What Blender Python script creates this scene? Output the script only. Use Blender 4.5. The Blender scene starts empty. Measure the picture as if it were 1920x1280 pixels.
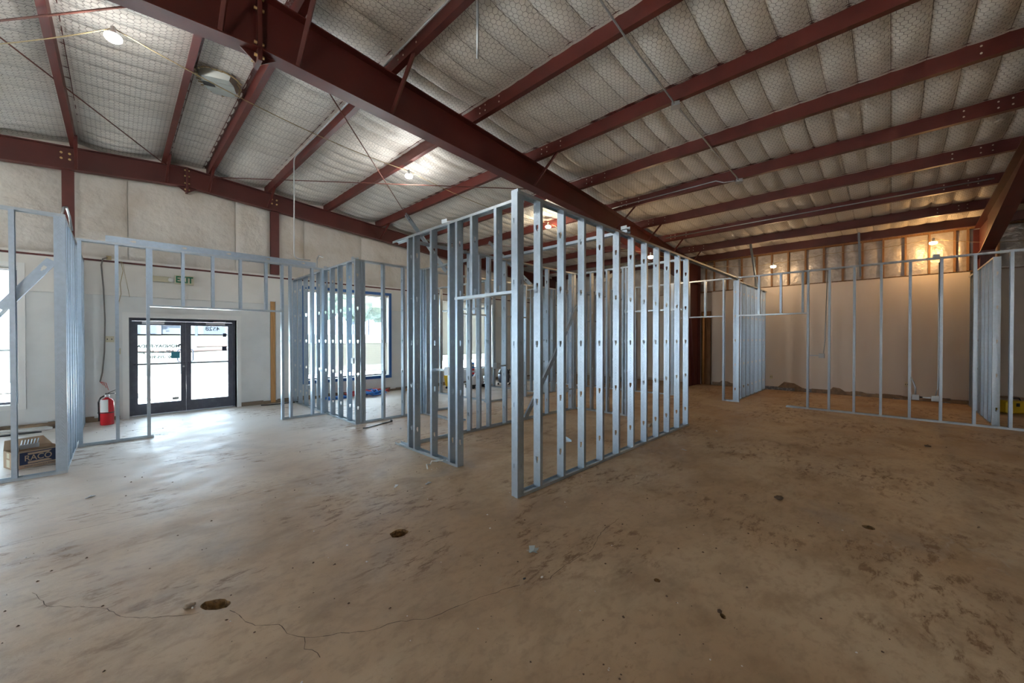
import bpy, bmesh, math, random
import numpy as np
from mathutils import Vector, Matrix
random.seed(7)
S = bpy.context.scene
COL = S.collection
PI = math.pi
R = math.radians

# ------------------------------------------------------------------ camera
cam = bpy.data.objects.new('camera', bpy.data.cameras.new('camera'))
COL.objects.link(cam)
cam.data.sensor_width = 36.0
cam.data.lens = 36.0 * 725.5 / 1920.0
cam.data.clip_start = 0.05
cam.data.clip_end = 400
cam.location = (0, 0, 1.583)
cam.rotation_euler = (R(90 - 0.47), R(0.03), R(44.41 - 90))
S.camera = cam

# ------------------------------------------------------------------ world, exposure
S.view_settings.view_transform = 'Standard'
S.view_settings.look = 'None'
S.view_settings.gamma = 1
S.view_settings.use_curve_mapping = False
S.view_settings.exposure = 2.25
W = bpy.data.worlds.new('overcast_sky')
S.world = W
W.use_nodes = True
bgn = W.node_tree.nodes['Background']
bgn.inputs['Color'].default_value = (0.70, 0.85, 1.0, 1)
bgn.inputs['Strength'].default_value = 4.2
sun = bpy.data.lights.new('sun', 'SUN')      # high sun behind the roof: it lights the drive, none falls on the floor in view
sun.energy = 17
sun.color = (1, .96, .90)
sun.angle = R(1.5)
so = bpy.data.objects.new('sun', sun)
so.rotation_euler = (R(27), 0, R(-12))
COL.objects.link(so)
S.cycles.max_bounces = 8
S.cycles.diffuse_bounces = 5
S.cycles.glossy_bounces = 3
S.cycles.transparent_max_bounces = 16
S.cycles.sample_clamp_indirect = 6
S.cycles.use_denoising = True


def portal(x, y, z, sx, sz, rz):
    l = bpy.data.lights.new('daylight_portal', 'AREA')
    l.shape = 'RECTANGLE'
    l.size = sx
    l.size_y = sz
    l.cycles.is_portal = True
    o = bpy.data.objects.new('daylight_portal', l)
    o.location = (x, y, z)
    o.rotation_euler = (R(90), 0, rz)
    COL.objects.link(o)


# light comes in through the door and the windows of the far left wall, more windows further left
WIN = [(-9.6, -7.1, .41, 2.9), (-6.3, -3.9, .41, 2.9), (-3.7, -1.19, .43, 2.82), (3.38, 5.72, .48, 2.86), (7.64, 9.95, .48, 2.9)]
for a, b, z0, z1 in WIN:
    portal((a + b) / 2, 11.02, (z0 + z1) / 2, b - a, z1 - z0, PI)
portal(1.04, 11.12, 1.05, 1.7, 1.9, PI)
# unseen openings added to bring in light: behind the camera, in the end wall
FILL_BACK = [(-9.5, -6.8, 0.0, 3.0)]
FILL_ENDW = [(7.7, 10.2, 0.0, 3.0)]
for a, b, z0, z1 in FILL_ENDW:
    portal(-12.15, (a + b) / 2, (z0 + z1) / 2, b - a, z1 - z0, -PI / 2)
for a, b, z0, z1 in FILL_BACK:
    portal((a + b) / 2, -7.65, (z0 + z1) / 2, b - a, z1 - z0, 0)

LAMPS = [  # string lamp position, colour, watts
    ((-0.008, 5.87, 4.75), (1, .97, .93), 7), ((3.947, 6.639, 4.70), (1, .97, .93), 7),
    ((7.911, 6.424, 4.5), (1, .85, .62), 8), ((9.446, 4.35, 3.633), (1, .68, .38), 5),
    ((13.3, 2.446, 3.655), (1, .66, .36), 4), ((13.6, -0.705, 3.846), (1, .56, .22), 7)]


# ------------------------------------------------------------------ mesh helpers
class MB:
    def __init__(s):
        s.v = []
        s.f = []
        s.m = []

    def add(s, vs, fs, m=0):
        n = len(s.v)
        s.v += [tuple(map(float, v)) for v in vs]
        s.f += [tuple(i + n for i in f) for f in fs]
        s.m += [m] * len(fs)
        return s

    def box(s, x0, x1, y0, y1, z0, z1, m=0):
        vs = [(x, y, z) for z in (z0, z1) for y in (y0, y1) for x in (x0, x1)]
        return s.add(vs, [(0, 2, 3, 1), (4, 5, 7, 6), (0, 1, 5, 4), (2, 6, 7, 3), (0, 4, 6, 2), (1, 3, 7, 5)], m)

    def beam(s, p, q, w, h, up=(0, 0, 1), m=0, taper=1):
        """box beam from p to q, w across, h along up"""
        p = Vector(p); q = Vector(q)
        d = (q - p).normalized()
        r = d.cross(Vector(up)).normalized()
        u = r.cross(d).normalized()
        vs = []
        for c, k in ((p, 1), (q, taper)):
            for a, b in ((-1, -1), (1, -1), (1, 1), (-1, 1)):
                vs.append(c + r * a * w / 2 * k + u * b * h / 2 * k)
        return s.add(vs, [(0, 1, 2, 3), (7, 6, 5, 4), (0, 4, 5, 1), (1, 5, 6, 2), (2, 6, 7, 3), (3, 7, 4, 0)], m)

    def tube(s, pts, r, n=8, m=0, caps=True):
        pts = [Vector(p) for p in pts]
        rings = []
        prev = None
        for i, p in enumerate(pts):
            a = pts[max(i - 1, 0)]
            b = pts[min(i + 1, len(pts) - 1)]
            d = (b - a).normalized()
            if prev is None:
                ref = Vector((0, 0, 1)) if abs(d.z) < .9 else Vector((1, 0, 0))
                x = d.cross(ref).normalized()
            else:
                x = (prev - d * prev.dot(d)).normalized()
            prev = x
            y = d.cross(x)
            rr = r[i] if isinstance(r, (list, tuple)) else r
            rings.append([p + (x * math.cos(2 * PI * k / n) + y * math.sin(2 * PI * k / n)) * rr for k in range(n)])
        vs = [v for ring in rings for v in ring]
        fs = []
        for i in range(len(pts) - 1):
            for k in range(n):
                k2 = (k + 1) % n
                fs.append((i * n + k, i * n + k2, (i + 1) * n + k2, (i + 1) * n + k))
        if caps:
            fs.append(tuple(range(n))[::-1])
            fs.append(tuple((len(pts) - 1) * n + k for k in range(n)))
        return s.add(vs, fs, m)

    def prism(s, prof, p, q, ax, ay, m=0):
        """closed 2d profile [(a,b)] swept from p to q; ax, ay are the profile's axes"""
        p = Vector(p); q = Vector(q); ax = Vector(ax); ay = Vector(ay)
        n = len(prof)
        vs = [p + ax * a + ay * b for a, b in prof] + [q + ax * a + ay * b for a, b in prof]
        fs = [(i, (i + 1) % n, n + (i + 1) % n, n + i) for i in range(n)]
        fs += [tuple(range(n))[::-1], tuple(range(n, 2 * n))]
        return s.add(vs, fs, m)

    def lathe(s, prof, c, n=20, m=0, axis='z'):
        vs = []
        for r, z in prof:
            for k in range(n):
                a = 2 * PI * k / n
                x, y = r * math.cos(a), r * math.sin(a)
                if axis == 'z': vs.append((c[0] + x, c[1] + y, c[2] + z))
                elif axis == 'y': vs.append((c[0] + x, c[1] + z, c[2] + y))
                else: vs.append((c[0] + z, c[1] + x, c[2] + y))
        fs = []
        for i in range(len(prof) - 1):
            for k in range(n):
                k2 = (k + 1) % n
                fs.append((i * n + k, i * n + k2, (i + 1) * n + k2, (i + 1) * n + k))
        fs.append(tuple(range(n))[::-1])
        fs.append(tuple((len(prof) - 1) * n + k for k in range(n)))
        return s.add(vs, fs, m)

    def mesh(s, name, mats, smooth=False, bevel=0, recalc=True):
        me = bpy.data.meshes.new(name)
        me.from_pydata(s.v, [], s.f)
        if not isinstance(mats, (list, tuple)): mats = [mats]
        for m in mats: me.materials.append(m)
        me.polygons.foreach_set('material_index', s.m)
        if recalc or bevel:
            bm = bmesh.new(); bm.from_mesh(me)
            bmesh.ops.recalc_face_normals(bm, faces=bm.faces)
            if bevel:
                bmesh.ops.bevel(bm, geom=list(bm.edges), offset=bevel, segments=1, affect='EDGES')
            bm.to_mesh(me); bm.free()
        if smooth:
            me.polygons.foreach_set('use_smooth', [True] * len(me.polygons))
        me.update()
        return me

    def build(s, name, mats, parent=None, loc=(0, 0, 0), smooth=False, bevel=0, recalc=True):
        return link(name, s.mesh(name, mats, smooth, bevel, recalc), parent, loc)


def link(name, data, parent=None, loc=(0, 0, 0), rz=0):
    o = bpy.data.objects.new(name, data)
    o.location = loc
    o.rotation_euler = (0, 0, rz)
    COL.objects.link(o)
    if parent is not None: o.parent = parent
    return o


def tag(o, label=None, cat=None, group=None, kind=None):
    if label: o['label'] = label
    if cat: o['category'] = cat
    if group: o['group'] = group
    if kind: o['kind'] = kind
    return o


def thing(name, label, cat, loc=(0, 0, 0), rz=0, group=None):
    o = bpy.data.objects.new(name, None)
    o.empty_display_size = .1
    o.location = loc
    o.rotation_euler = (0, 0, rz)
    COL.objects.link(o)
    return tag(o, label, cat, group)


# ------------------------------------------------------------------ materials
def mat(name, col, rough=.6, metal=0, noise=None, bump=None, spec=.5, coords='Object'):
    """noise = (scale, second colour, contrast lo, hi, (stretch)), bump = (scale, strength, distance)"""
    m = bpy.data.materials.new(name)
    m.use_nodes = True
    nt = m.node_tree
    b = nt.nodes['Principled BSDF']
    b.inputs['Base Color'].default_value = (*col, 1)
    b.inputs['Roughness'].default_value = rough
    b.inputs['Metallic'].default_value = metal
    b.inputs['Specular IOR Level'].default_value = spec
    tc = nt.nodes.new('ShaderNodeTexCoord')
    if noise:
        mp = nt.nodes.new('ShaderNodeMapping')
        nt.links.new(tc.outputs[coords], mp.inputs[0])
        if len(noise) > 4: mp.inputs['Scale'].default_value = noise[4]
        n = nt.nodes.new('ShaderNodeTexNoise')
        n.inputs['Scale'].default_value = noise[0]
        n.inputs['Detail'].default_value = 6
        nt.links.new(mp.outputs[0], n.inputs['Vector'])
        r = nt.nodes.new('ShaderNodeValToRGB')
        r.color_ramp.elements[0].position = noise[2]
        r.color_ramp.elements[1].position = noise[3]
        r.color_ramp.elements[0].color = (*col, 1)
        r.color_ramp.elements[1].color = (*noise[1], 1)
        nt.links.new(n.outputs['Fac'], r.inputs[0])
        nt.links.new(r.outputs[0], b.inputs['Base Color'])
    if bump:
        n = nt.nodes.new('ShaderNodeTexNoise')
        n.inputs['Scale'].default_value = bump[0]
        n.inputs['Detail'].default_value = 4
        nt.links.new(tc.outputs[coords], n.inputs['Vector'])
        bp = nt.nodes.new('ShaderNodeBump')
        bp.inputs['Strength'].default_value = bump[1]
        bp.inputs['Distance'].default_value = bump[2]
        nt.links.new(n.outputs['Fac'], bp.inputs['Height'])
        nt.links.new(bp.outputs[0], b.inputs['Normal'])
    return m


def emis(name, col, s):
    m = bpy.data.materials.new(name)
    m.use_nodes = True
    b = m.node_tree.nodes['Principled BSDF']
    b.inputs['Base Color'].default_value = (.8, .8, .8, 1)
    b.inputs['Emission Color'].default_value = (*col, 1)
    b.inputs['Emission Strength'].default_value = s
    return m


M = {}
M['purlin'] = mat('red_oxide_primer', (.115, .020, .014), .45, 0, (3, (.08, .015, .011), .4, .7), (60, .15, .004))
M['rafter'] = mat('dark_red_primer', (.095, .018, .013), .48, 0, (1.3, (.06, .013, .010), .4, .7), (50, .15, .004))
M['bolt'] = mat('zinc_bolt', (.75, .72, .62), .3, .7)
M['brass'] = mat('yellow_zinc', (.65, .48, .22), .35, .6)
M['wood'] = mat('old_pine', (.25, .135, .06), .7, 0, (6, (.15, .08, .035), .35, .7, (6, 6, .6)), (40, .3, .004))
M['newwood'] = mat('bright_pine', (.55, .31, .12), .6, 0, (5, (.40, .20, .07), .35, .7, (8, 8, .5)))
M['foil'] = mat('foil_insulation', (.52, .50, .47), .42, .35, (4, (.38, .35, .32), .4, .7), (9, .8, .03))
M['vinyl'] = mat('vinyl_blanket', (.64, .61, .555), .6, 0, (1.6, (.52, .46, .375), .48, .80), (3.4, .9, .06))
M['dry_left'] = mat('painted_drywall_cool', (.70, .71, .69), .75, 0, (2.2, (.63, .64, .62), .45, .75))
M['dry_band'] = mat('painted_drywall_cream', (.74, .72, .67), .75, 0, (2.2, (.66, .64, .58), .45, .75))
M['dry_back'] = mat('beige_wallpaper', (.66, .61, .555), .8, 0, (1.1, (.57, .52, .47), .4, .7, (1, 1, .15)))
M['tan'] = mat('torn_paper', (.28, .20, .13), .9, 0, (8, (.16, .12, .09), .4, .7))
M['white'] = mat('white_paint', (.75, .75, .72), .5)
M['ivory'] = mat('ivory_plastic', (.60, .56, .40), .4)
M['blue'] = mat('blue_paint', (.035, .13, .36), .5)
M['bronze'] = mat('dark_bronze_frame', (.105, .112, .145), .42, .2, (12, (.15, .158, .19), .5, .8))
M['black'] = mat('black_rubber', (.02, .02, .022), .5)
M['alu'] = mat('aluminium', (.62, .63, .65), .3, .8)
M['conduit'] = mat('galvanised_conduit', (.45, .48, .50), .42, .7)
M['red'] = mat('extinguisher_red', (.60, .02, .03), .25)
M['card'] = mat('cardboard', (.42, .30, .20), .85)
M['navy'] = mat('navy_print', (.02, .03, .07), .7)
M['yellow'] = mat('yellow_plastic', (.75, .50, .02), .4)
M['green'] = mat('exit_green', (.0, .16, .07), .5)
M['cord'] = mat('tan_cord', (.38, .30, .16), .7)
M['rod'] = mat('rusty_rod', (.16, .06, .045), .6)
M['wire'] = mat('grey_wire', (.20, .185, .17), .6, .2)
M['grit'] = mat('dirt_clod', (.10, .06, .035), .9)
M['chalk'] = mat('gypsum_chip', (.62, .60, .56), .9)
M['hole'] = mat('dug_earth', (.26, .15, .06), .95, 0, (30, (.12, .07, .03), .4, .6), (40, .8, .02))
M['crack'] = mat('crack_dark', (.085, .055, .035), .95)
M['bluetube'] = mat('blue_tube', (.02, .16, .55), .4)
M['redtube'] = mat('red_tube', (.60, .03, .03), .4)
M['grass'] = mat('lawn', (.023, .029, .019), .9, 0, (.3, (.030, .034, .025), .4, .65))
M['pave'] = mat('pale_concrete_drive', (.72, .70, .66), .9)
M['bldg'] = mat('pale_siding', (.038, .045, .056), .8)
M['bldg2'] = mat('shop_front_shade', (.026, .034, .052), .8)
M['leaf'] = mat('tree_leaves', (.028, .040, .024), .9, 0, (2, (.045, .055, .04), .4, .6))
M['clay'] = mat('bare_clay', (.034, .022, .019), .9)
M['slat'] = mat('blind_slat', (.62, .60, .54), .5)
M['fixture'] = mat('galvanised_housing', (.42, .45, .43), .45, .45)
M['bag'] = mat('white_bag', (.7, .7, .72), .5)

# galvanised steel: blue grey zinc with mill texture
def steel(name, knurl, tint=(.46, .55, .635)):
    m = bpy.data.materials.new(name)
    m.use_nodes = True
    nt = m.node_tree
    N = nt.nodes.new
    Lk = nt.links.new
    b = nt.nodes['Principled BSDF']
    b.inputs['Metallic'].default_value = .9
    b.inputs['Roughness'].default_value = .36
    tc = N('ShaderNodeTexCoord')
    n = N('ShaderNodeTexNoise'); n.inputs['Scale'].default_value = 22; n.inputs['Detail'].default_value = 5
    Lk(tc.outputs['Object'], n.inputs['Vector'])
    r = N('ShaderNodeValToRGB')
    r.color_ramp.elements[0].position = .3; r.color_ramp.elements[1].position = .75
    r.color_ramp.elements[0].color = (tint[0] * .93, tint[1] * .93, tint[2] * .93, 1)
    r.color_ramp.elements[1].color = (*[min(1, t * 1.05) for t in tint], 1)
    Lk(n.outputs['Fac'], r.inputs[0]); Lk(r.outputs[0], b.inputs['Base Color'])
    if knurl:
        sp = N('ShaderNodeSeparateXYZ'); Lk(tc.outputs['Object'], sp.inputs[0])
        def mth(op, a, bb=None):
            q = N('ShaderNodeMath'); q.operation = op
            if isinstance(a, float): q.inputs[0].default_value = a
            else: Lk(a, q.inputs[0])
            if bb is not None:
                if isinstance(bb, float): q.inputs[1].default_value = bb
                else: Lk(bb, q.inputs[1])
            return q.outputs[0]
        ay = mth('ABSOLUTE', sp.outputs['Y'])
        ph = mth('ADD', mth('MULTIPLY', sp.outputs['Z'], 170.0), mth('MULTIPLY', ay, 260.0))
        dash = mth('GREATER_THAN', mth('SINE', ph), 0.35)
        band = mth('LESS_THAN', mth('ABSOLUTE', mth('SUBTRACT', ay, .012)), .009)
        h = mth('MULTIPLY', dash, band)
        bp = N('ShaderNodeBump'); bp.inputs['Strength'].default_value = 1.0; bp.inputs['Distance'].default_value = .01
        Lk(h, bp.inputs['Height']); Lk(bp.outputs[0], b.inputs['Normal'])
    return m


M['stud'] = steel('galvanised_stud', True)
M['track'] = steel('galvanised_track', False, (.50, .56, .60))

# glass: clear pane with a reflection that depends on the viewing angle
g = bpy.data.materials.new('window_glass')
g.use_nodes = True
nt = g.node_tree
nt.nodes.remove(nt.nodes['Principled BSDF'])
tr = nt.nodes.new('ShaderNodeBsdfTransparent'); tr.inputs[0].default_value = (.93, .96, .97, 1)
gl = nt.nodes.new('ShaderNodeBsdfGlossy'); gl.inputs['Roughness'].default_value = .03
fr = nt.nodes.new('ShaderNodeFresnel'); fr.inputs[0].default_value = 1.45
mx = nt.nodes.new('ShaderNodeMixShader')
nt.links.new(fr.outputs[0], mx.inputs[0]); nt.links.new(tr.outputs[0], mx.inputs[1]); nt.links.new(gl.outputs[0], mx.inputs[2])
nt.links.new(mx.outputs[0], nt.nodes['Material Output'].inputs[0])
M['glass'] = g

# concrete floor: trowelled slab, mud smears, grey burns, chalk dust
def floor_material():
    m = bpy.data.materials.new('dirty_concrete')
    m.use_nodes = True
    nt = m.node_tree
    N = nt.nodes.new
    Lk = nt.links.new
    b = nt.nodes['Principled BSDF']
    tc = N('ShaderNodeTexCoord')

    def noise(scale, detail, stretch=(1, 1, 1), dist=0, rot=0, rough=.5):
        mp = N('ShaderNodeMapping'); mp.inputs['Scale'].default_value = stretch
        mp.inputs['Rotation'].default_value = (0, 0, rot)
        Lk(tc.outputs['Object'], mp.inputs[0])
        n = N('ShaderNodeTexNoise'); n.inputs['Scale'].default_value = scale
        n.inputs['Detail'].default_value = detail; n.inputs['Distortion'].default_value = dist
        n.inputs['Roughness'].default_value = rough
        Lk(mp.outputs[0], n.inputs['Vector'])
        return n.outputs['Fac']

    def ramp(f, a, bb, c0=0.0, c1=1.0):
        r = N('ShaderNodeMapRange'); r.inputs[1].default_value = a; r.inputs[2].default_value = bb
        r.inputs[3].default_value = c0; r.inputs[4].default_value = c1
        r.interpolation_type = 'SMOOTHSTEP'
        Lk(f, r.inputs[0])
        return r.outputs[0]

    def mixc(f, a, bb):
        x = N('ShaderNodeMix'); x.data_type = 'RGBA'
        if isinstance(f, float): x.inputs[0].default_value = f
        else: Lk(f, x.inputs[0])
        if isinstance(a, tuple): x.inputs[6].default_value = (*a, 1)
        else: Lk(a, x.inputs[6])
        if isinstance(bb, tuple): x.inputs[7].default_value = (*bb, 1)
        else: Lk(bb, x.inputs[7])
        return x.outputs[2]

    def mul(a, bb):
        q = N('ShaderNodeMath'); q.operation = 'MULTIPLY'
        Lk(a, q.inputs[0])
        if isinstance(bb, float): q.inputs[1].default_value = bb
        else: Lk(bb, q.inputs[1])
        return q.outputs[0]

    base = mixc(ramp(noise(.55, 5, dist=.6), .35, .68), (.395, .262, .150), (.51, .382, .245))
    base = mixc(ramp(noise(1.9, 8, (1, 1.5, 1), .5, .3, .62), .44, .70, 0, .6), base, (.265, .170, .092))
    base = mixc(ramp(noise(11, 9, (1, 1.5, 1), .3, .3, .7), .46, .66, 0, .38), base, (.25, .165, .10))
    # paler slab towards the entrance: pale dust, with window sheen put into the colour
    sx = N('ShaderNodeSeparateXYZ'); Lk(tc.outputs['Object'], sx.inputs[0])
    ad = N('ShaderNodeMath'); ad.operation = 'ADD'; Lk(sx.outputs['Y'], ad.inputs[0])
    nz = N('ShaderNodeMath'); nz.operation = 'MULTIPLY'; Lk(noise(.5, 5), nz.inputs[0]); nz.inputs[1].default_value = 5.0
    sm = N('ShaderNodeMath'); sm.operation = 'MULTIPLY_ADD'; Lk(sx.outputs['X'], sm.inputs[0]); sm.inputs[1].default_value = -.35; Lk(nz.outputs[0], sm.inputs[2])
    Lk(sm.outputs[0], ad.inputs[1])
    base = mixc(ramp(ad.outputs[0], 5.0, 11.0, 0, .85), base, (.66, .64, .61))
    grey = ramp(noise(.8, 4, (1, 1, 1), .4, 1.1), .60, .74, 0, .45)
    base = mixc(grey, base, (.23, .215, .20))
    mud = mul(ramp(noise(.9, 4, dist=.5), .47, .60), ramp(noise(5.0, 11, (1, 2.4, 1), .3, .1, .72), .50, .62, 0, .9))
    base = mixc(mud, base, (.165, .085, .035))
    rust = mul(ramp(noise(.7, 3, rot=2.0), .52, .66), ramp(noise(16, 9, (1, 1.8, 1), .2, .9, .75), .56, .68, 0, .8))
    base = mixc(rust, base, (.17, .082, .03))
    chalk = mul(ramp(noise(.6, 3, rot=.7), .55, .7), ramp(noise(7, 8, (1, 1.7, 1), .8, .5, .6), .52, .68, 0, .40))
    base = mixc(chalk, base, (.50, .46, .40))
    speck = ramp(noise(85, 2), .735, .76, 0, .8)
    base = mixc(speck, base, (.07, .045, .03))
    Lk(base, b.inputs['Base Color'])
    Lk(ramp(noise(2.2, 6, (1, 1.3, 1), .5, .2), .35, .7, .48, .62), b.inputs['Roughness'])
    b.inputs['Specular IOR Level'].default_value = .38
    bp = N('ShaderNodeBump'); bp.inputs['Strength'].default_value = .3; bp.inputs['Distance'].default_value = .008
    Lk(noise(14, 9, (1, 1.4, 1), .5, .3, .65), bp.inputs['Height'])
    Lk(bp.outputs[0], b.inputs['Normal'])
    return m


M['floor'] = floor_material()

# ceiling blanket: off white vinyl, smudged
M['ceiling'] = mat('ceiling_vinyl', (.78, .75, .70), .55, 0, (1.2, (.66, .62, .56), .42, .72), (26, .5, .012))
M['mud'] = mat('wall_grime', (.22, .17, .12), .9)

# ------------------------------------------------------------------ building dimensions
XL, XB, YF, YD = -12.0, 14.15, -7.6, 10.78
RX = 1.05                       # ridge


def rz_(X):                     # underside of purlins = top of rafters
    return 5.165 - .083 * abs(X - RX)


PUR = [-11.2, -9.6, -8.2, -6.75, -5.35, -3.9, -2.45, -.50, .72, 1.41, 2.52, 3.88, 5.33, 6.76, 8.2, 9.6, 11.0, 12.4]
PD = .205                       # purlin depth

# ------------------------------------------------------------------ floor with dug holes
def build_floor():
    bm = bmesh.new()
    rect = [bm.verts.new(p) for p in ((XL, YF - .1, 0), (XB + .1, YF - .1, 0), (XB + .1, YD + .3, 0), (XL, YD + .3, 0))]
    edges = [bm.edges.new((rect[i], rect[(i + 1) % 4])) for i in range(4)]
    rng = random.Random(3)
    holes = []
    for cx, cy, ra, rb, rot, dep in ((1.595, 2.85, .072, .066, 0, .07), (.402, 2.865, .085, .048, -.9, .05),
                                     (4.391, .127, .045, .04, 0, .04), (2.463, 1.084, .022, .02, 0, .02), (2.407, .676, .024, .015, .6, .02)):
        n = 18
        ring = []
        for k in range(n):
            a = 2 * PI * k / n
            q = 1 + rng.uniform(-.09, .09)
            x, y = ra * q * math.cos(a), rb * q * math.sin(a)
            ring.append((cx + x * math.cos(rot) - y * math.sin(rot), cy + x * math.sin(rot) + y * math.cos(rot)))
        vs = [bm.verts.new((x, y, 0)) for x, y in ring]
        es = [bm.edges.new((vs[i], vs[(i + 1) % n])) for i in range(n)]
        edges += es
        holes.append((cx, cy, vs, dep))
    bmesh.ops.triangle_fill(bm, edges=edges, use_beauty=True)
    # drop triangles that ended up inside a hole
    kill = []
    for f in bm.faces:
        for cx, cy, vs, dep in holes:
            if all(v in vs for v in f.verts):
                c = f.calc_center_median()      # only triangles whose centre lies inside the rim polygon
                inside = False
                for i in range(len(vs)):
                    p, q = vs[i].co, vs[i - 1].co
                    if (p.y > c.y) != (q.y > c.y) and c.x < (q.x - p.x) * (c.y - p.y) / (q.y - p.y) + p.x: inside = not inside
                if inside: kill.append(f); break
    bmesh.ops.delete(bm, geom=kill, context='FACES_ONLY')
    for cx, cy, vs, dep in holes:
        n = len(vs)
        prev = vs
        for sc, d in ((.93, .45), (.80, .85), (.5, 1.0)):
            ring = [bm.verts.new((cx + (v.co.x - cx) * sc, cy + (v.co.y - cy) * sc, -dep * d + rng.uniform(-.006, .006))) for v in vs]
            for i in range(n):
                f = bm.faces.new((prev[i], prev[(i + 1) % n], ring[(i + 1) % n], ring[i])); f.material_index = 1
            prev = ring
        c = bm.verts.new((cx, cy, -dep * .85))
        for i in range(n):
            f = bm.faces.new((prev[i], prev[(i + 1) % n], c)); f.material_index = 1
    bmesh.ops.recalc_face_normals(bm, faces=bm.faces)
    me = bpy.data.meshes.new('floor')
    bm.to_mesh(me); bm.free()
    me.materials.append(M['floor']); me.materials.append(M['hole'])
    # make sure the slab faces up
    if me.polygons[0].normal.z < 0: me.flip_normals()
    return tag(link('floor', me), kind='structure')


FLOOR = build_floor()

CR = [[(-0.379, 3.814), (-0.336, 3.685), (-0.295, 3.556), (-0.227, 3.474), (-0.162, 3.421), (-0.051, 3.275), (-0.018, 3.167), (0.077, 3.033), (0.249, 2.889), (0.349, 2.823)],
      [(0.455, 2.747), (0.478, 2.661), (0.493, 2.568), (0.528, 2.492), (0.612, 2.417), (0.64, 2.279), (0.683, 2.209), (0.789, 2.127), (0.835, 2.102), (0.966, 2.001), (1.102, 1.958), (1.214, 1.862), (1.372, 1.825), (1.543, 1.784), (1.679, 1.738), (1.839, 1.68)],
      [(1.983, 1.597), (2.127, 1.619), (2.27, 1.61), (2.483, 1.592), (2.75, 1.68), (3.1, 1.70)],
      [(.683, 2.209), (.66, 2.13), (.70, 2.05), (.68, 1.98)]]
JOINT = [[(-4.5, 4.93), (-.63, 4.83), (.869, 4.75), (2.55, 4.62)]]
rng = random.Random(11)
for k, line in enumerate(CR + JOINT):
    mb = MB()
    pts = []
    for i in range(len(line) - 1):
        a, b = Vector(line[i]), Vector(line[i + 1])
        n = max(2, int((b - a).length / .035))
        for j in range(n):
            p = a.lerp(b, j / n)
            w = .006 if k < 4 else .001
            pts.append(Vector((p.x + rng.uniform(-w, w), p.y + rng.uniform(-w, w))))
    for i in range(len(pts) - 1):
        d = (pts[i + 1] - pts[i]).normalized()
        nrm = Vector((-d.y, d.x))
        w = rng.uniform(.0008, .0022) if k < 4 else .0015
        a, b = pts[i], pts[i + 1]
        mb.add([(*(a - nrm * w), .0006), (*(b - nrm * w), .0006), (*(b + nrm * w), .0006), (*(a + nrm * w), .0006)], [(0, 1, 2, 3)])
    mb.build('crack' if k < 4 else 'saw_joint', M['crack'], FLOOR, recalc=False)

# ------------------------------------------------------------------ walls with openings
def wall_boxes(mb, axis, c0, c1, a0, a1, z0, z1, ops, m=0):
    As = sorted(set([a0, a1] + [v for o in ops for v in o[:2]]))
    Zs = sorted(set([z0, z1] + [v for o in ops for v in o[2:]]))
    As = [a for a in As if a0 <= a <= a1]
    Zs = [z for z in Zs if z0 <= z <= z1]
    for i in range(len(As) - 1):
        run = None
        for j in range(len(Zs) - 1):
            am, zm = (As[i] + As[i + 1]) / 2, (Zs[j] + Zs[j + 1]) / 2
            if any(o[0] < am < o[1] and o[2] < zm < o[3] for o in ops): continue
            if axis == 'u': mb.box(As[i], As[i + 1], c0, c1, Zs[j], Zs[j + 1], m)
            else: mb.box(c0, c1, As[i], As[i + 1], Zs[j], Zs[j + 1], m)


DOOR = (.165, 1.93, -.01, 2.0)
GAP = (2.60, 2.73, .02, 2.50)       # strip of drywall cut away, a pine post behind it
ops = [w for w in WIN] + [DOOR]
mb = MB()
wall_boxes(mb, 'u', YD + .02, YD + .24, XL, XB + .25, 0, 3.08, ops)
wall_boxes(mb, 'u', YD, YD + .02, XL, XB, .11, 2.40, ops + [GAP])
wall_boxes(mb, 'u', YD - .006, YD + .02, XL, XB, 2.42, 3.05, ops + [GAP], 1)
mb.box(XL, XB + .25, YD + .10, YD + .24, 3.08, 5.6, 1)
WL = tag(mb.build('wall_left', [M['dry_left'], M['dry_band']]), kind='structure')
# torn bottom edge of the drywall
rng = random.Random(5)
mb = MB()
x = XL
while x < XB:
    w = rng.uniform(.12, .5)
    if not (.02 < x + w / 2 < 2.05):
        mb.box(x, x + w, YD + rng.uniform(-.004, .008), YD + .02, 0, rng.uniform(.05, .12), rng.choice((0, 0, 1)))
    x += w
tag(mb.build('torn_wall_foot', [M['mud'], M['tan']], WL), kind='stuff')
# pine post in the gap
mb = MB(); mb.box(2.615, 2.715, YD - .004, YD + .02, .02, 2.48)
mb.build('pine_post', M['newwood'], WL)
# vinyl insulation blanket panels above the drywall, seams between them
seams = [XL, -9.6, -7.7, -5.8, -4.0, -2.2, -.6, .165, 1.93, 2.68, 3.39, 4.906, 6.6, 8.2, 9.8, 11.4, XB]
for i in range(len(seams) - 1):
    a, b = seams[i] + .006, seams[i + 1] - .006
    n, k = 12, 10
    vs = []
    rr = random.Random(i)
    ph = [rr.uniform(0, 6) for _ in range(6)]
    for zi in range(k + 1):
        for xi in range(n + 1):
            X = a + (b - a) * xi / n
            zt = rz_(X) + .1
            Z = 3.13 + (zt - 3.13) * zi / k
            e = max(0, math.sin(PI * xi / n)) ** .35 * max(0, math.sin(PI * min(1, (zi + .3) / k))) ** .5
            bulge = .055 * e + .012 * math.sin(X * 7 + ph[0] + Z * 3) * e + .01 * math.sin(Z * 9 + ph[1] + X * 4) * e
            vs.append((X, YD + .075 - bulge, Z))
    fs = [(r * (n + 1) + q, r * (n + 1) + q + 1, (r + 1) * (n + 1) + q + 1, (r + 1) * (n + 1) + q) for r in range(k) for q in range(n)]
    MB().add(vs, fs).build('insulation_panel', M['vinyl'], WL, smooth=True)
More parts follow.
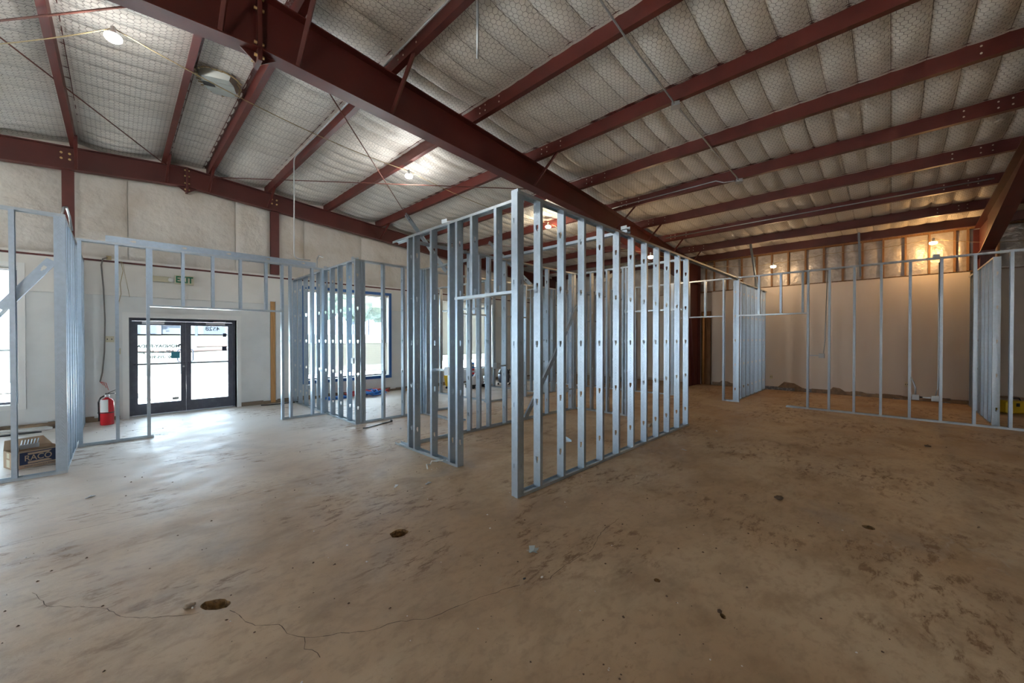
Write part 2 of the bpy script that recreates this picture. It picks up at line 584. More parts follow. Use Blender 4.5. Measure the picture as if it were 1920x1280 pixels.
# red girt along the top of the drywall
mb = MB(); mb.box(XL, XB, YD - .02, YD + .08, 3.055, 3.10); mb.box(XL, XB, YD - .035, YD - .005, 3.085, 3.125, 1)
tag(mb.build('trim_1', [M['purlin'], M['dry_band']]), kind='structure')

# back wall: beige wallpapered drywall below, pine studs and foil insulation above
mb = MB()
mb.box(XB, XB + .02, -1.33, 4.35, .10, 3.17)
mb.box(XB, XB + .02, YF, -1.55, .10, 3.17)
mb.box(XB, XB + .02, 4.72, YD, .10, 3.17, 1)
mb.box(XB + .10, XB + .25, YF, YD + .24, 0, 5.0)
WB = tag(mb.build('wall_back', [M['dry_back'], M['dry_band']]), kind='structure')
mb = MB(); mb.box(XB - .02, XB + .0, 4.735, 5.38, .05, 3.45); mb.build('pale_drywall_sheet', M['dry_left'], WB)['label'] = 'pale grey-green drywall sheet'
mb = MB(); mb.box(XB - .01, XB + .04, 4.40, 4.53, 0, 2.5); mb.box(XB + .04, XB + .09, 4.53, 4.70, 0, 2.5)
mb.build('door_jamb', M['wood'], WB)
mb = MB(); mb.tube([(XB - .02, 4.62, 0), (XB - .02, 4.62, 2.45)], .035, 10); mb.build('drain_pipe', M['newwood'], WB, smooth=True)
mul_y = [4.92, 4.552, 4.298, 3.889, 3.472, 3.049, 2.645, 2.227, 1.808, 1.389, .973, .568, .159, -.254, -.669, -1.087, -1.296, -1.75, -2.15, -2.55, -2.95]
wm = MB(); wm.box(XB + .0, XB + .09, -.019, .019, 3.17, 4.19); wm = wm.mesh('wood_stud', M['wood'])
for y in mul_y: link('wood_stud', wm, WB, (0, y, 0))
for i in range(len(mul_y) - 1):
    y1, y0 = mul_y[i] - .02, mul_y[i + 1] + .02
    n = 6
    vs = []
    for zi in range(n + 1):
        for yi in range(n + 1):
            e = math.sin(PI * yi / n) * math.sin(PI * zi / n)
            vs.append((XB + .085 - .035 * e, y0 + (y1 - y0) * yi / n, 3.19 + .99 * zi / n))
    fs = [(r * (n + 1) + q, r * (n + 1) + q + 1, (r + 1) * (n + 1) + q + 1, (r + 1) * (n + 1) + q) for r in range(n) for q in range(n)]
    MB().add(vs, fs).build('foil_batt', M['foil'], WB, smooth=True)
for y0, y1 in ((4.95, 6.5), (6.52, 8.1), (8.12, 9.5), (9.52, 10.8)):
    n = 8; vs = []
    for zi in range(n + 1):
        for yi in range(n + 1):
            e = (math.sin(PI * yi / n) * math.sin(PI * zi / n)) ** .5 if 0 < yi < n and 0 < zi < n else 0
            vs.append((XB + .085 - .06 * e - .012 * math.sin(yi * 2.1 + zi) * e, y0 + (y1 - y0) * yi / n, 3.15 + 1.2 * zi / n))
    fs = [(r * (n + 1) + q, r * (n + 1) + q + 1, (r + 1) * (n + 1) + q + 1, (r + 1) * (n + 1) + q) for r in range(n) for q in range(n)]
    MB().add(vs, fs).build('insulation_panel', M['vinyl'], WB, smooth=True)
mb = MB(); mb.box(XB - .01, XB + .09, YF, 6.2, 4.17, 4.21); mb.box(XB + .0, XB + .09, YF, 6.2, 3.155, 3.18)
mb.build('wood_plate', M['wood'], WB)
# ragged wall foot: grime, torn paper
rng = random.Random(9)
mb = MB()
y = -1.35
while y < 4.3:
    w = rng.uniform(.15, .5)
    mb.box(XB - rng.uniform(.003, .012), XB + .03, y, min(y + w, 4.33), 0, rng.uniform(.08, .12), rng.choice((0, 1, 1)))
    y += w
for yc, w, h in ((2.12, .42, .26), (1.05, .25, .2), (3.9, .3, .17), (.6, .3, .14), (-.1, .5, .12), (-.9, .5, .12)):
    mb.add([(XB - .008, yc - w, .02), (XB - .008, yc + w, .02), (XB - .008, yc + w * .45, h), (XB - .008, yc - w * .15, h * .9)], [(0, 1, 2, 3)], 1)
tag(mb.build('torn_wall_foot', [mat('bare_sheet_metal_foot', (.16, .17, .19), .7, 0, (14, (.35, .36, .38), .5, .6)), M['tan']], WB), kind='stuff')

# walls outside the picture
mb = MB()
wall_boxes(mb, 'u', YF - .2, YF, XL, XB, 0, 5.0, FILL_BACK)
tag(mb.build('wall_right', M['dry_back']), kind='structure')
mb = MB(); wall_boxes(mb, 'v', XL - .2, XL, YF, YD, 0, 5.0, FILL_ENDW)
tag(mb.build('wall_front', M['dry_back']), kind='structure')

# ------------------------------------------------------------------ ceiling blanket and wire netting
def zc(X, Y):
    X = np.asarray(X, float); Y = np.asarray(Y, float)
    P = np.array(PUR + [13.58, XB + .1])
    P = np.concatenate([[XL - .5], P])
    i = np.clip(np.searchsorted(P, X) - 1, 0, len(P) - 2)
    t = (X - P[i]) / (P[i + 1] - P[i])
    span = P[i + 1] - P[i]
    top = 5.165 - .083 * np.abs(X - RX) + PD
    rib = np.abs(np.sin(PI * (Y - .02) / .305)) ** .6
    sway = .5 + .5 * np.sin(Y * .9 + i * 1.7) * np.cos(X * 1.1 + Y * .35)
    sag = (4 * t * (1 - t)) ** .8 * np.minimum(span / 1.3, 1)
    near = np.exp(-((Y - 3.9) / .45) ** 2) + .8 * np.exp(-((Y - 10.1) / .3) ** 2)
    return top - sag * (.03 + .045 * sway + .046 * rib * (.75 + .5 * sway) + .05 * near) - .004 * np.sin(X * 21 + Y * 13) * sag


def build_ceiling():
    xs = np.linspace(XL, XB + .1, 230)
    ys = .02 + (.305 / 8) * np.arange(-200, 286)
    XX, YY = np.meshgrid(xs, ys)
    ZZ = zc(XX, YY)
    vs = np.stack([XX, YY, ZZ], -1).reshape(-1, 3)
    nx, ny = len(xs), len(ys)
    a = (np.arange(ny - 1)[:, None] * nx + np.arange(nx - 1)[None, :]).ravel()
    fs = np.stack([a, a + nx, a + nx + 1, a + 1], -1)
    me = bpy.data.meshes.new('ceiling')
    me.vertices.add(len(vs)); me.vertices.foreach_set('co', vs.ravel())
    me.loops.add(fs.size); me.loops.foreach_set('vertex_index', fs.ravel())
    me.polygons.add(len(fs)); me.polygons.foreach_set('loop_start', np.arange(len(fs)) * 4)
    me.polygons.foreach_set('use_smooth', np.ones(len(fs), bool))
    me.update(calc_edges=True)
    me.materials.append(M['ceiling'])
    c = tag(link('ceiling', me), kind='structure')
    # seam lines of the blanket every foot
    sb = MB()
    for q in range(-10, 36):
        Y = .02 + .305 * q
        xs_ = np.linspace(-2.2, XB, 190)
        z_ = zc(xs_, np.full_like(xs_, Y)) - .002
        vs = [(x, Y - .003, z) for x, z in zip(xs_, z_)] + [(x, Y + .003, z) for x, z in zip(xs_, z_)]
        m_ = len(xs_)
        sb.add(vs, [(i, i + 1, m_ + i + 1, m_ + i) for i in range(m_ - 1)])
    sb.build('blanket_seams', M['wire'], c, recalc=False)['kind'] = 'stuff'
    # hexagonal wire netting hung just under the blanket
    px, py = .074, .060          # cell pitch
    x0, x1, y0, y1 = -2.2, XB, -3.2, YD
    segs = []
    cols = int((x1 - x0) / (px * .75)); rows = int((y1 - y0) / py)
    ci, ri = np.meshgrid(np.arange(cols), np.arange(rows))
    cx = x0 + ci * px * .75
    cy = y0 + ri * py + (ci % 2) * py / 2
    cx = cx.ravel(); cy = cy.ravel()
    H = [(px * .5, 0), (px * .25, py / 2), (-px * .25, py / 2), (-px * .5, 0)]
    w = .0019
    V = []
    for k in range(3):
        ax, ay = cx + H[k][0], cy + H[k][1]
        bx, by = cx + H[k + 1][0], cy + H[k + 1][1]
        d = np.stack([bx - ax, by - ay], -1); d /= np.linalg.norm(d, axis=1)[:, None]
        nx_, ny_ = -d[:, 1] * w, d[:, 0] * w
        wb = w
        q = []
        for (ex, ey, sg) in ((ax, ay, -1), (bx, by, -1), (bx, by, 1), (ax, ay, 1)):
            X = ex + sg * nx_; Y = ey + sg * ny_
            q.append(np.stack([X, Y, zc(ex, ey) - .007], -1))
        V.append(np.stack(q, 1))
    V = np.concatenate(V).reshape(-1, 3)
    nf = len(V) // 4
    me = bpy.data.meshes.new('wire_netting')
    me.vertices.add(len(V)); me.vertices.foreach_set('co', V.ravel())
    me.loops.add(nf * 4); me.loops.foreach_set('vertex_index', np.arange(nf * 4))
    me.polygons.add(nf); me.polygons.foreach_set('loop_start', np.arange(nf) * 4)
    me.update(calc_edges=True)
    me.materials.append(M['wire'])
    tag(link('wire_netting', me, c), kind='stuff')


build_ceiling()

# ------------------------------------------------------------------ purlins (Z sections) along Y, resting on the rafters
ordn = {-.50: 'first purlin left of the roof ridge', .72: 'left purlin of the close pair at the ridge', 1.41: 'right purlin of the close pair at the ridge',
        2.52: 'second purlin right of the ridge, a steel conduit along it', 3.88: 'third purlin right of the ridge', 5.33: 'fourth purlin right of the ridge, first junction box under it',
        6.76: 'fifth purlin right of the ridge', 8.2: 'sixth purlin right of the ridge, second junction box under it', 9.6: 'seventh purlin right of the ridge',
        11.0: 'eighth purlin right of the ridge, thin conduit along its web', 12.4: 'last purlin before the back wall eave'}
for X in PUR:
    if X < -2: lab = None
    else: lab = 'red primed steel roof purlin, ' + ordn[X]
    zb = rz_(X)
    side = 1 if X > RX else -1
    t_, f_ = .008, .07
    z1 = zb + PD
    # lower flange points up the slope for the right half, down for the left
    prof = [(-t_, 0), (f_, 0), (f_, .018), (f_ - t_, .018), (f_ - t_, t_), (0, t_), (0, PD), (-f_, PD), (-f_, PD - .018), (-f_ + t_, PD - .018), (-f_ + t_, PD - t_), (-t_, PD - t_)]
    if side < 0: prof = [(-a, b) for a, b in prof]
    y0, y1 = (-7.55, YD + .05) if X > -2 else (YF + .02, YD + .05)
    mb = MB(); mb.prism(prof, (0, y0, 0), (0, y1, 0), (1, 0, 0), (0, 0, 1))
    o = mb.build('roof_purlin', M['purlin'], None, (X, 0, zb))
    if lab: tag(o, lab, 'beam')
    else: tag(o, 'red primed steel roof purlin out of view on the left roof slope', 'beam', 'purlins on the far left slope')
    if lab and X > 1.5:
        bo = MB()
        for yf in (4.8, -1.45):
            for dy in (-.75, -.45, -.33, .33, .45, .75):
                for z in (.06, .14):
                    bo.lathe([(.011, 0), (.011, .006)], (-t_ - .006, yf + dy, z), 6, axis='x')
        bo = bo.build('bolts', M['bolt'], o); bo['kind'] = 'stuff'

# ------------------------------------------------------------------ rafters: welded I sections, tapered
BOT1 = [(-12.0, 3.2), (-5.0, 4.20), (RX, 4.575), (6.9, 4.27), (12.9, 3.42)]
BOT3 = [(-12.0, 3.2), (-5.0, 4.20), (RX, 4.60), (6.9, 4.38), (9.1, 4.18), (12.9, 3.45)]
BOTE = [(-12.0, 3.3), (-5.0, 4.25), (RX, 4.775), (6.9, 4.31), (13.6, 3.75)]


def rafter(name, label, Y, bot, hf, colw, column=True):
    t = thing(name, label, 'beam', (RX, Y, 0))
    ox = RX
    web = MB()
    for i in range(len(bot) - 1):
        (xa, za), (xb, zb) = bot[i], bot[i + 1]
        web.add([(xa - ox, -.005, za), (xb - ox, -.005, zb), (xb - ox, -.005, rz_(xb)), (xa - ox, -.005, rz_(xa)),
                 (xa - ox, .005, za), (xb - ox, .005, zb), (xb - ox, .005, rz_(xb)), (xa - ox, .005, rz_(xa))],
                [(0, 1, 2, 3), (7, 6, 5, 4), (0, 4, 5, 1), (2, 6, 7, 3)])
    web.build('web', M['rafter'], t)
    fl = MB()
    for i in range(len(bot) - 1):
        (xa, za), (xb, zb) = bot[i], bot[i + 1]
        fl.beam((xa - ox, 0, za), (xb - ox, 0, zb), 2 * hf, .014)
    fl.build('bottom_flange', M['purlin'], t)
    fl = MB()
    for xa, xb in ((bot[0][0], RX), (RX, bot[-1][0] + .9)):
        fl.beam((xa - ox, 0, rz_(xa) - .008), (xb - ox, 0, rz_(xb) - .008), 2 * hf, .014)
    fl.build('top_flange', M['rafter'], t)
    # ridge splice: end plates with gussets below
    zb = dict(bot)[RX]
    sp = MB(); sp.box(-.02, .02, -hf, hf, zb - .13, rz_(RX))
    sp.build('splice_plate', M['rafter'], t)
    gs = MB()
    for s in (-1, 1):
        gs.add([(s * .02, -.006, zb), (s * .17, -.006, zb - .01), (s * .02, -.006, zb - .12), (s * .02, .006, zb), (s * .17, .006, zb - .01), (s * .02, .006, zb - .12)],
               [(0, 1, 2), (5, 4, 3), (0, 3, 4, 1), (1, 4, 5, 2), (2, 5, 3, 0)])
    gs.build('gusset', M['rafter'], t)
    bo = MB()
    for z in (zb - .07, zb + .06, rz_(RX) - .18, rz_(RX) - .06):
        for y in (-hf * .6, hf * .6):
            bo.lathe([(.016, -.045), (.016, .045)], (0, y, z), 6, axis='x')
    bo = bo.build('bolts', M['brass'], t); bo['kind'] = 'stuff'
    if column:
        c = MB()
        xw = 13.95
        xi = bot[-1][0]
        c.box(xi - ox, xw - ox, -.006, .006, 0, rz_(xw)); c.box(xw - ox - .012, xw - ox, -hf, hf, 0, rz_(xw))
        c.beam((xi - ox + .0, 0, bot[-1][1]), (xi - ox + .55, 0, .02), .014, 2 * hf, up=(0, 1, 0))
        c.box(xi - ox, xw - ox, -hf, hf, bot[-1][1] - .008, bot[-1][1] + .008)
        c.build('column', M['rafter'], t)
    return t


mid = rafter('roof_rafter', 'large dark red tapered steel rafter crossing the ceiling above the stud room', 4.75, BOT1, .10, .5)
r3 = rafter('roof_rafter', 'red steel rafter with deep haunch at the far right meeting the back wall', -1.45, BOT3, .10, .5)
# the haunch column is cut: slender legs inside the wall line
rend = rafter('roof_rafter', 'red end wall rafter running above the entrance door wall', 10.62, BOTE, .075, .3, False)
# bolt groups on the end rafter
bo = MB()
for xc in (-.628, 2.667, 8.4):
    for dx in (-.05, .05):
        for dz in (-.05, .05):
            bo.lathe([(.018, -.02), (.018, .005)], (xc - RX + dx, -.008, 4.86 + dz), 8, axis='y')
bo = bo.build('bolts', M['brass'], rend); bo['kind'] = 'stuff'
# flange braces
for raf, Y, lst, hf in ((mid, 4.75, [(2.52, -1), (5.33, -1), (8.2, -1), (9.6, -1), (11.0, -1), (12.4, -1), (.72, -1), (1.41, -1), (5.33, 1), (8.2, 1)], .1),
                        (rend, 10.62, [(-.5, -1), (.72, -1), (1.41, -1), (2.52, -1), (5.33, -1), (8.2, -1)], .075),
                        ):
    bot = {id(mid): BOT1, id(rend): BOTE, id(r3): BOT3}[id(raf)]
    for X, s in lst:
        zbot = np.interp(X, [b[0] for b in bot], [b[1] for b in bot])
        mb = MB()
        a = (X - RX, s * hf * .8, zbot + .02); b = (X - RX + .02, s * .62, rz_(X) + .03)
        mb.beam(a, b, .045, .006, up=(0, s, 1)); mb.beam((a[0] + .02, a[1], a[2]), (b[0] + .02, b[1], b[2]), .006, .04, up=(0, s, 1))
        mb.build('flange_brace', M['purlin'], raf)

# end wall columns (red) and the eave strut on the back wall
for xc, w, lab in ((-.604, .15, 'red steel end wall post left of the door, under the end rafter'), (2.684, .18, 'red steel end wall post right of the door header'), (8.4, .18, 'red steel end wall post between the blue-framed and the blinded window')):
    mb = MB()
    zt = np.interp(xc, [b[0] for b in BOTE], [b[1] for b in BOTE]) - .008
    mb.box(-w / 2, w / 2, -.012, 0, 3.13, zt); mb.box(-.005, .005, 0, .06, 3.13, zt); mb.box(-w / 2, w / 2, .06, .072, 3.13, zt)
    tag(mb.build('wall_post', M['purlin'], None, (xc, 10.64, 0)), lab, 'post')
mb = MB()
mb.prism([(-.008, 0), (.07, 0), (.07, .01), (.002, .01), (.002, .2), (.07, .2), (.07, .21), (-.008, .21)], (0, YF, 0), (0, YD, 0), (1, 0, 0), (0, 0, 1))
tag(mb.build('eave_strut', M['rafter'], None, (13.55, 0, 4.118)), 'dark red steel eave strut along the top of the back wall', 'beam')

# ------------------------------------------------------------------ steel studs
FOLD = [(.010, 'lip'), (.041, 'fl'), (.092, 'web'), (.041, 'fl'), (.010, 'lip')]
_studs = {}


def sheet(cols, rows, skip, mapf, t=.0016):
    """folded sheet with holes. cols: unfolded positions, rows: z; returns MB with real thickness"""
    me = bpy.data.meshes.new('t')
    vs = [mapf(c, r) for r in rows for c in cols]
    n = len(cols)
    fs = []
    for j in range(len(rows) - 1):
        for i in range(n - 1):
            if skip(cols[i], cols[i + 1], rows[j], rows[j + 1]): continue
            fs.append((j * n + i, j * n + i + 1, (j + 1) * n + i + 1, (j + 1) * n + i))
    me.from_pydata(vs, [], fs)
    bm = bmesh.new(); bm.from_mesh(me)
    bmesh.ops.delete(bm, geom=[v for v in bm.verts if not v.link_faces], context='VERTS')
    bmesh.ops.recalc_face_normals(bm, faces=bm.faces)
    bmesh.ops.solidify(bm, geom=bm.faces[:], thickness=t)
    bm.to_mesh(me); bm.free()
    return me


def stud_mesh(L, first=.30):
    key = (round(L, 2), round(first, 2))
    if key in _studs: return _studs[key]
    # unfolded coordinate s: -.097 lip end, -.087 flange end, -.046 web edge ... +
    cols = [-.099, -.087, -.046, -.034, -.016, -.008, .008, .016, .034, .046, .087, .099]
    hz = []
    z = first
    while z < L - .06:
        if z > .05: hz.append(z)
        z += .61
    rows = [0, L]
    for h in hz: rows += [h - .035, h - .012, h + .030]
    rows = sorted(set(rows))

    def skip(c0, c1, r0, r1):
        cm, rm = (c0 + c1) / 2, (r0 + r1) / 2
        for h in hz:
            if h - .012 < rm < h + .030 and abs(cm) < .016: return True
            if h - .035 < rm < h - .012 and abs(cm) < .008: return True
        return False

    def mapf(c, r):
        s = 1 if c > 0 else -1
        a = abs(c)
        if a <= .0461: return (0, c, r)
        if a <= .0871: return (a - .046, s * .046, r)
        return (.041, s * (.046 - (a - .087)), r)
    me = sheet(cols, rows, skip, mapf)
    me.name = 'stud'
    me.materials.append(M['stud'])
    _studs[key] = me
    return me


def track_mesh(L):
    """U track, legs up, along +x"""
    cols = [-.079, -.048, .048, .079]

    def mapf(c, r):
        if abs(c) < .05: return (r, c, .0)
        return (r, (1 if c > 0 else -1) * .048, .031)
    me = sheet(cols, [0, L], lambda *a: False, mapf, .0018)
    me.name = 'track'
    me.materials.append(M['track'])
    return me


class Wall:
    """stud partition along axis u (X) or v (Y); its centre plane at c"""

    def __init__(s, label, axis, c, a0, name='stud_wall', H=3.04):
        s.ax, s.c, s.a0, s.H = axis, c, a0, H
        loc = (a0, c, 0) if axis == 'u' else (c, a0, 0)
        s.rz = 0 if axis == 'u' else PI / 2
        s.t = thing(name, label, 'stud wall', loc, s.rz)

    def track(s, a0, a1, z=0, up=True, name='floor_track'):
        o = link(name, track_mesh(a1 - a0), s.t, (a0 - s.a0, 0, z + (.001 if up else -.001)))
        if not up: o.rotation_euler = (PI, 0, 0)
        return o

    def top(s, a0, a1): return s.track(a0, a1, s.H, False, 'top_track')

    def head(s, a0, a1, z=2.10): return s.track(a0, a1, z, True, 'header_track')

    def studs(s, lst, z0=.004, z1=None, first=.30, jit=True):
        for i, a in enumerate(lst):
            L = (z1 or s.H) - .006 - z0
            o = link('stud', stud_mesh(L, first), s.t, (a - s.a0, 0, z0))
            if jit: o.rotation_euler = (0, random.uniform(-.0012, .0012), random.uniform(-.01, .01))

    def turned(s, a, dy=0, z0=.004, z1=None, rot=PI / 2):
        L = (z1 or s.H) - .006 - z0
        return link('stud', stud_mesh(L), s.t, (a - s.a0, dy, z0), rot)

    def crip(s, lst, z0, z1=None):
        L = (z1 or s.H) - .006 - z0 - .004
        first = .30
        k = math.ceil((z0 - .24) / .61)
        first = .30 + .61 * k - z0
        for a in lst: link('stud', stud_mesh(L, first), s.t, (a - s.a0, 0, z0 + .004))


def seq(a, b, st=.406):
    out = []
    while a <= b + 1e-6: out.append(round(a, 3)); a += st
    return out


# near room, long wall
w = Wall('near long stud partition with the tall corner post, closest metal framed wall', 'u', 2.668, 2.76)
w.track(2.845, 7.29); w.top(2.762, 10.74)
w.studs([2.762], .004, 3.06); w.turned(2.80, -.044, .004, 3.03, PI / 2)
w.studs([3.098, 3.503, 3.910, 4.325, 4.735, 5.150, 5.565, 5.981, 6.393, 6.822, 7.225])
# near room, short wall with the doorway
w = Wall('short stud partition with open doorway beside the nearest corner post', 'v', 2.955, 3.78)
w.track(3.80, 5.30); w.top(2.76, 5.36)
w.studs([4.915, 4.757, 4.335, 3.94, 3.785]); w.head(2.74, 3.84, 2.055); w.crip([3.50, 3.09], 2.06)
# room behind: inner wall D and E
w = Wall('inner stud partition behind the doorway, a diagonal brace leaning on it', 'u', 5.095, 3.0)
w.track(3.0, 7.30); w.top(3.0, 7.30)
w.studs([3.06, 4.15, 4.36, 4.59, 4.99, 5.42, 6.22, 7.04]); w.turned(7.225, 0)
w = Wall('stud partition with double jamb seen between the studs of the near long wall', 'v', 7.272, 3.82)
w.track(3.82, 5.04); w.top(2.72, 5.04)
w.studs([4.66, 4.27, 3.90, 3.83]); w.head(2.74, 3.86, 2.10)
# C walls
w = Wall('stud partition in front of the blue window, running towards the door wall', 'v', 3.10, 7.0)
w.track(7.0, 10.70); w.top(7.0, 10.70)
w.studs([7.005, 7.36, 7.78, 8.18, 8.57, 8.95, 9.36, 9.78, 10.19, 10.58])
w = Wall('stud partition across the blue window, left of the near room', 'u', 7.052, 3.15)
w.track(3.15, 4.56); w.top(3.06, 4.56)
w.studs([3.16, 3.205, 3.60, 4.03, 4.43, 4.50])
w = Wall('short stud return wall with a doorway between the two stud rooms', 'v', 4.52, 6.28)
w.track(6.28, 7.0); w.top(5.15, 7.0)
w.studs([6.86, 6.93]); w.head(5.15, 6.3, 2.10)
w = Wall('long inner stud partition with several openings behind the near room', 'u', 7.10, 4.85)
for a, b in ((4.85, 5.60), (6.33, 7.02), (7.73, 9.04), (9.9, 10.74)): w.track(a, b)
w.top(4.57, 10.74)
w.studs([4.86, 5.27, 5.56, 6.34, 6.93, 7.74, 8.42, 8.55, 8.90, 9.0, 9.91, 10.32, 10.66])
w.head(5.60, 6.34, 2.13); w.head(6.98, 7.75, 2.13); w.crip([5.95], 2.14); w.crip([7.35], 2.14)
w = Wall('inner stud partition in front of the window with lowered blinds, left one', 'v', 6.50, 7.16)
w.track(7.16, 10.7); w.top(7.16, 10.7); w.studs([7.17, 7.58, 7.98, 8.39, 8.8, 9.2, 9.6, 10.0, 10.4])
w = Wall('inner stud partition right of the window with lowered blinds', 'v', 8.58, 7.16)
w.track(7.16, 10.7); w.top(7.16, 10.7); w.studs([7.17, 7.58, 7.98, 8.39, 8.8, 9.2, 9.6, 10.0, 10.4])
w = Wall('stud partition reaching the back wall deep inside the building', 'u', 7.15, 10.87)
w.track(11.3, 14.1); w.top(10.87, 14.1); w.studs([11.3, 11.7, 12.1, 12.5, 12.9, 13.3, 13.7, 14.05]); w.head(10.87, 11.3, 2.13)
# header wall before the entrance
w = Wall('stud wall framing the wide opening before the entrance door', 'u', 8.466, -.41)
w.track(-.41, .405); w.track(2.226, 3.05); w.top(-.41, 3.05)
w.studs([-.40, -.02, .33, 2.23, 2.375, 2.775, 2.965]); w.head(.35, 2.262, 2.09)
w.crip([.362, .757, 1.155, 1.555, 1.96], 2.095)
# left room
w = Wall('stud wall at the left edge with a diagonal brace behind it', 'u', 6.978, -3.9)
w.track(-3.9, -.42); w.top(-3.9, -.42)
w.studs([-3.67, -3.26, -2.86, -2.45, -2.04, -1.64, -1.23, -.827]); w.turned(-.462, -.044, .004, 3.04, PI / 2)
w = Wall('stud partition seen edge on left of the entrance, bright in the window light', 'v', -.468, 7.03)
w.track(7.03, 10.74); w.top(7.03, 10.74); w.studs([7.27, 7.66, 8.07, 8.40, 8.48, 8.88, 9.29, 9.70, 10.1, 10.5, 10.69])
# right run
w = Wall('long stud wall with two door openings in front of the back wall', 'v', 10.80, -6.5, H=3.10)
for a, b in ((-6.5, 1.72), (2.68, 3.05), (4.28, 10.7)): w.track(a, b)
w.top(-6.5, 10.7)
w.studs(seq(-5.56, 1.0) + [1.305, 2.685, 3.02, 4.29, 4.33, 4.75, 5.15, 5.40, 5.72, 6.2, 6.6, 6.86, 7.18, 7.88, 8.3, 8.7, 9.1, 9.5, 9.9, 10.3])
w.head(1.31, 2.71, 2.125); w.head(3.04, 4.33, 2.125); w.crip([1.40, 1.81, 2.245], 2.13); w.crip([3.46, 3.88], 2.13)
w = Wall('stud partition with bright textured webs right of the near room, ending at the back wall', 'u', 2.80, 10.86)
w.track(10.86, 14.1); w.top(10.86, 14.1); w.studs([10.88, 11.28, 11.68, 12.115, 12.55, 13.0, 13.45, 13.9])
w = Wall('stud partition seen edge on at the far right before the yellow tool case', 'u', -1.35, 11.02)
w.track(11.02, 14.1); w.top(11.02, 14.1); w.studs([11.03, 11.85, 12.25, 12.60, 12.98, 13.4, 13.85]); w.studs([11.44], first=.3)

# leaning / diagonal studs
def loose_stud(name, label, p, q, xd=(0, 1, 0)):
    """stud from p to q; its flanges point towards xd, its web faces away from it"""
    p = Vector(p); q = Vector(q)
    L = (q - p).length
    z = (q - p).normalized(); y = z.cross(Vector(xd)).normalized(); x = y.cross(z)
    o = link(name, stud_mesh(round(L, 2)))
    o.matrix_world = Matrix.Translation(p) @ Matrix((x, y, z)).transposed().to_4x4()
    return tag(o, label, 'steel stud')


loose_stud('diagonal_brace', 'steel stud brace slanting across the inside of the near room', (5.46, 4.98, .05), (7.2, 4.98, 2.30))
loose_stud('diagonal_brace', 'steel stud brace slanting across the stud wall at the left edge', (-2.05, 7.035, .08), (-.53, 7.035, 2.50))
loose_stud('header_stud', 'long steel stud laid on edge on top of the door opening wall', (-.114, 8.44, 3.09), (2.87, 8.44, 3.09))
loose_stud('ceiling_strut', 'steel stud laid flat across the top of the near room', (5.0, 2.62, 3.05), (5.0, 5.2, 3.05), (0, 0, 1))
loose_stud('kicker_brace', 'left steel kicker brace sloping from a purlin down to the inner stud wall', (5.3, 9.1, 4.83), (5.15, 7.1, 3.06), (1, 0, 0))
loose_stud('kicker_brace', 'right steel kicker brace sloping from a purlin down to the inner stud wall', (8.1, 8.95, 4.57), (8.0, 7.12, 3.06), (1, 0, 0))
loose_stud('kicker_brace', 'steel post leaning from the last purlin, left of the middle back wall bulb', (12.45, 2.85, 4.22), (13.2, 2.85, 3.06), (0, -1, 0))
loose_stud('kicker_brace', 'steel stud rising to the eave before the foil insulation of the back wall', (13.2, .62, 4.26), (13.6, .60, 3.2), (0, -1, 0))
loose_stud('kicker_brace', 'dark steel brace behind the near long wall, high up', (9.2, 5.6, 3.12), (10.8, 5.4, 3.9))

# offcuts of track sitting on the top tracks
off = MB(); off.box(-.048, .048, -.046, .046, 0, .003); off.box(-.048, -.046, -.046, .046, 0, .05); off.box(.046, .048, -.046, .046, 0, .05); off.box(-.048, .048, .044, .046, 0, .05)
off = off.mesh('track_offcut', M['track'])
for (x, y, z, rz), lab in (((3.10, 7.12, 3.042, .1), 'short track offcut on the wall top corner before the blue window'), ((3.10, 8.47, 3.042, .3), 'short track offcut where the door opening wall meets the side wall'),
                           ((2.955, 4.06, 3.042, .2), 'short track offcut on the top of the short wall by the doorway'), ((10.80, -.60, 3.102, 0), 'short track offcut on top of the right wall under the last bulb'),
                           ((5.0, 2.67, 3.10, 0), 'short track offcut on top of the near long wall')):
    o = link('track_offcut', off, None, (x, y, z), rz); tag(o, lab, 'metal offcut')
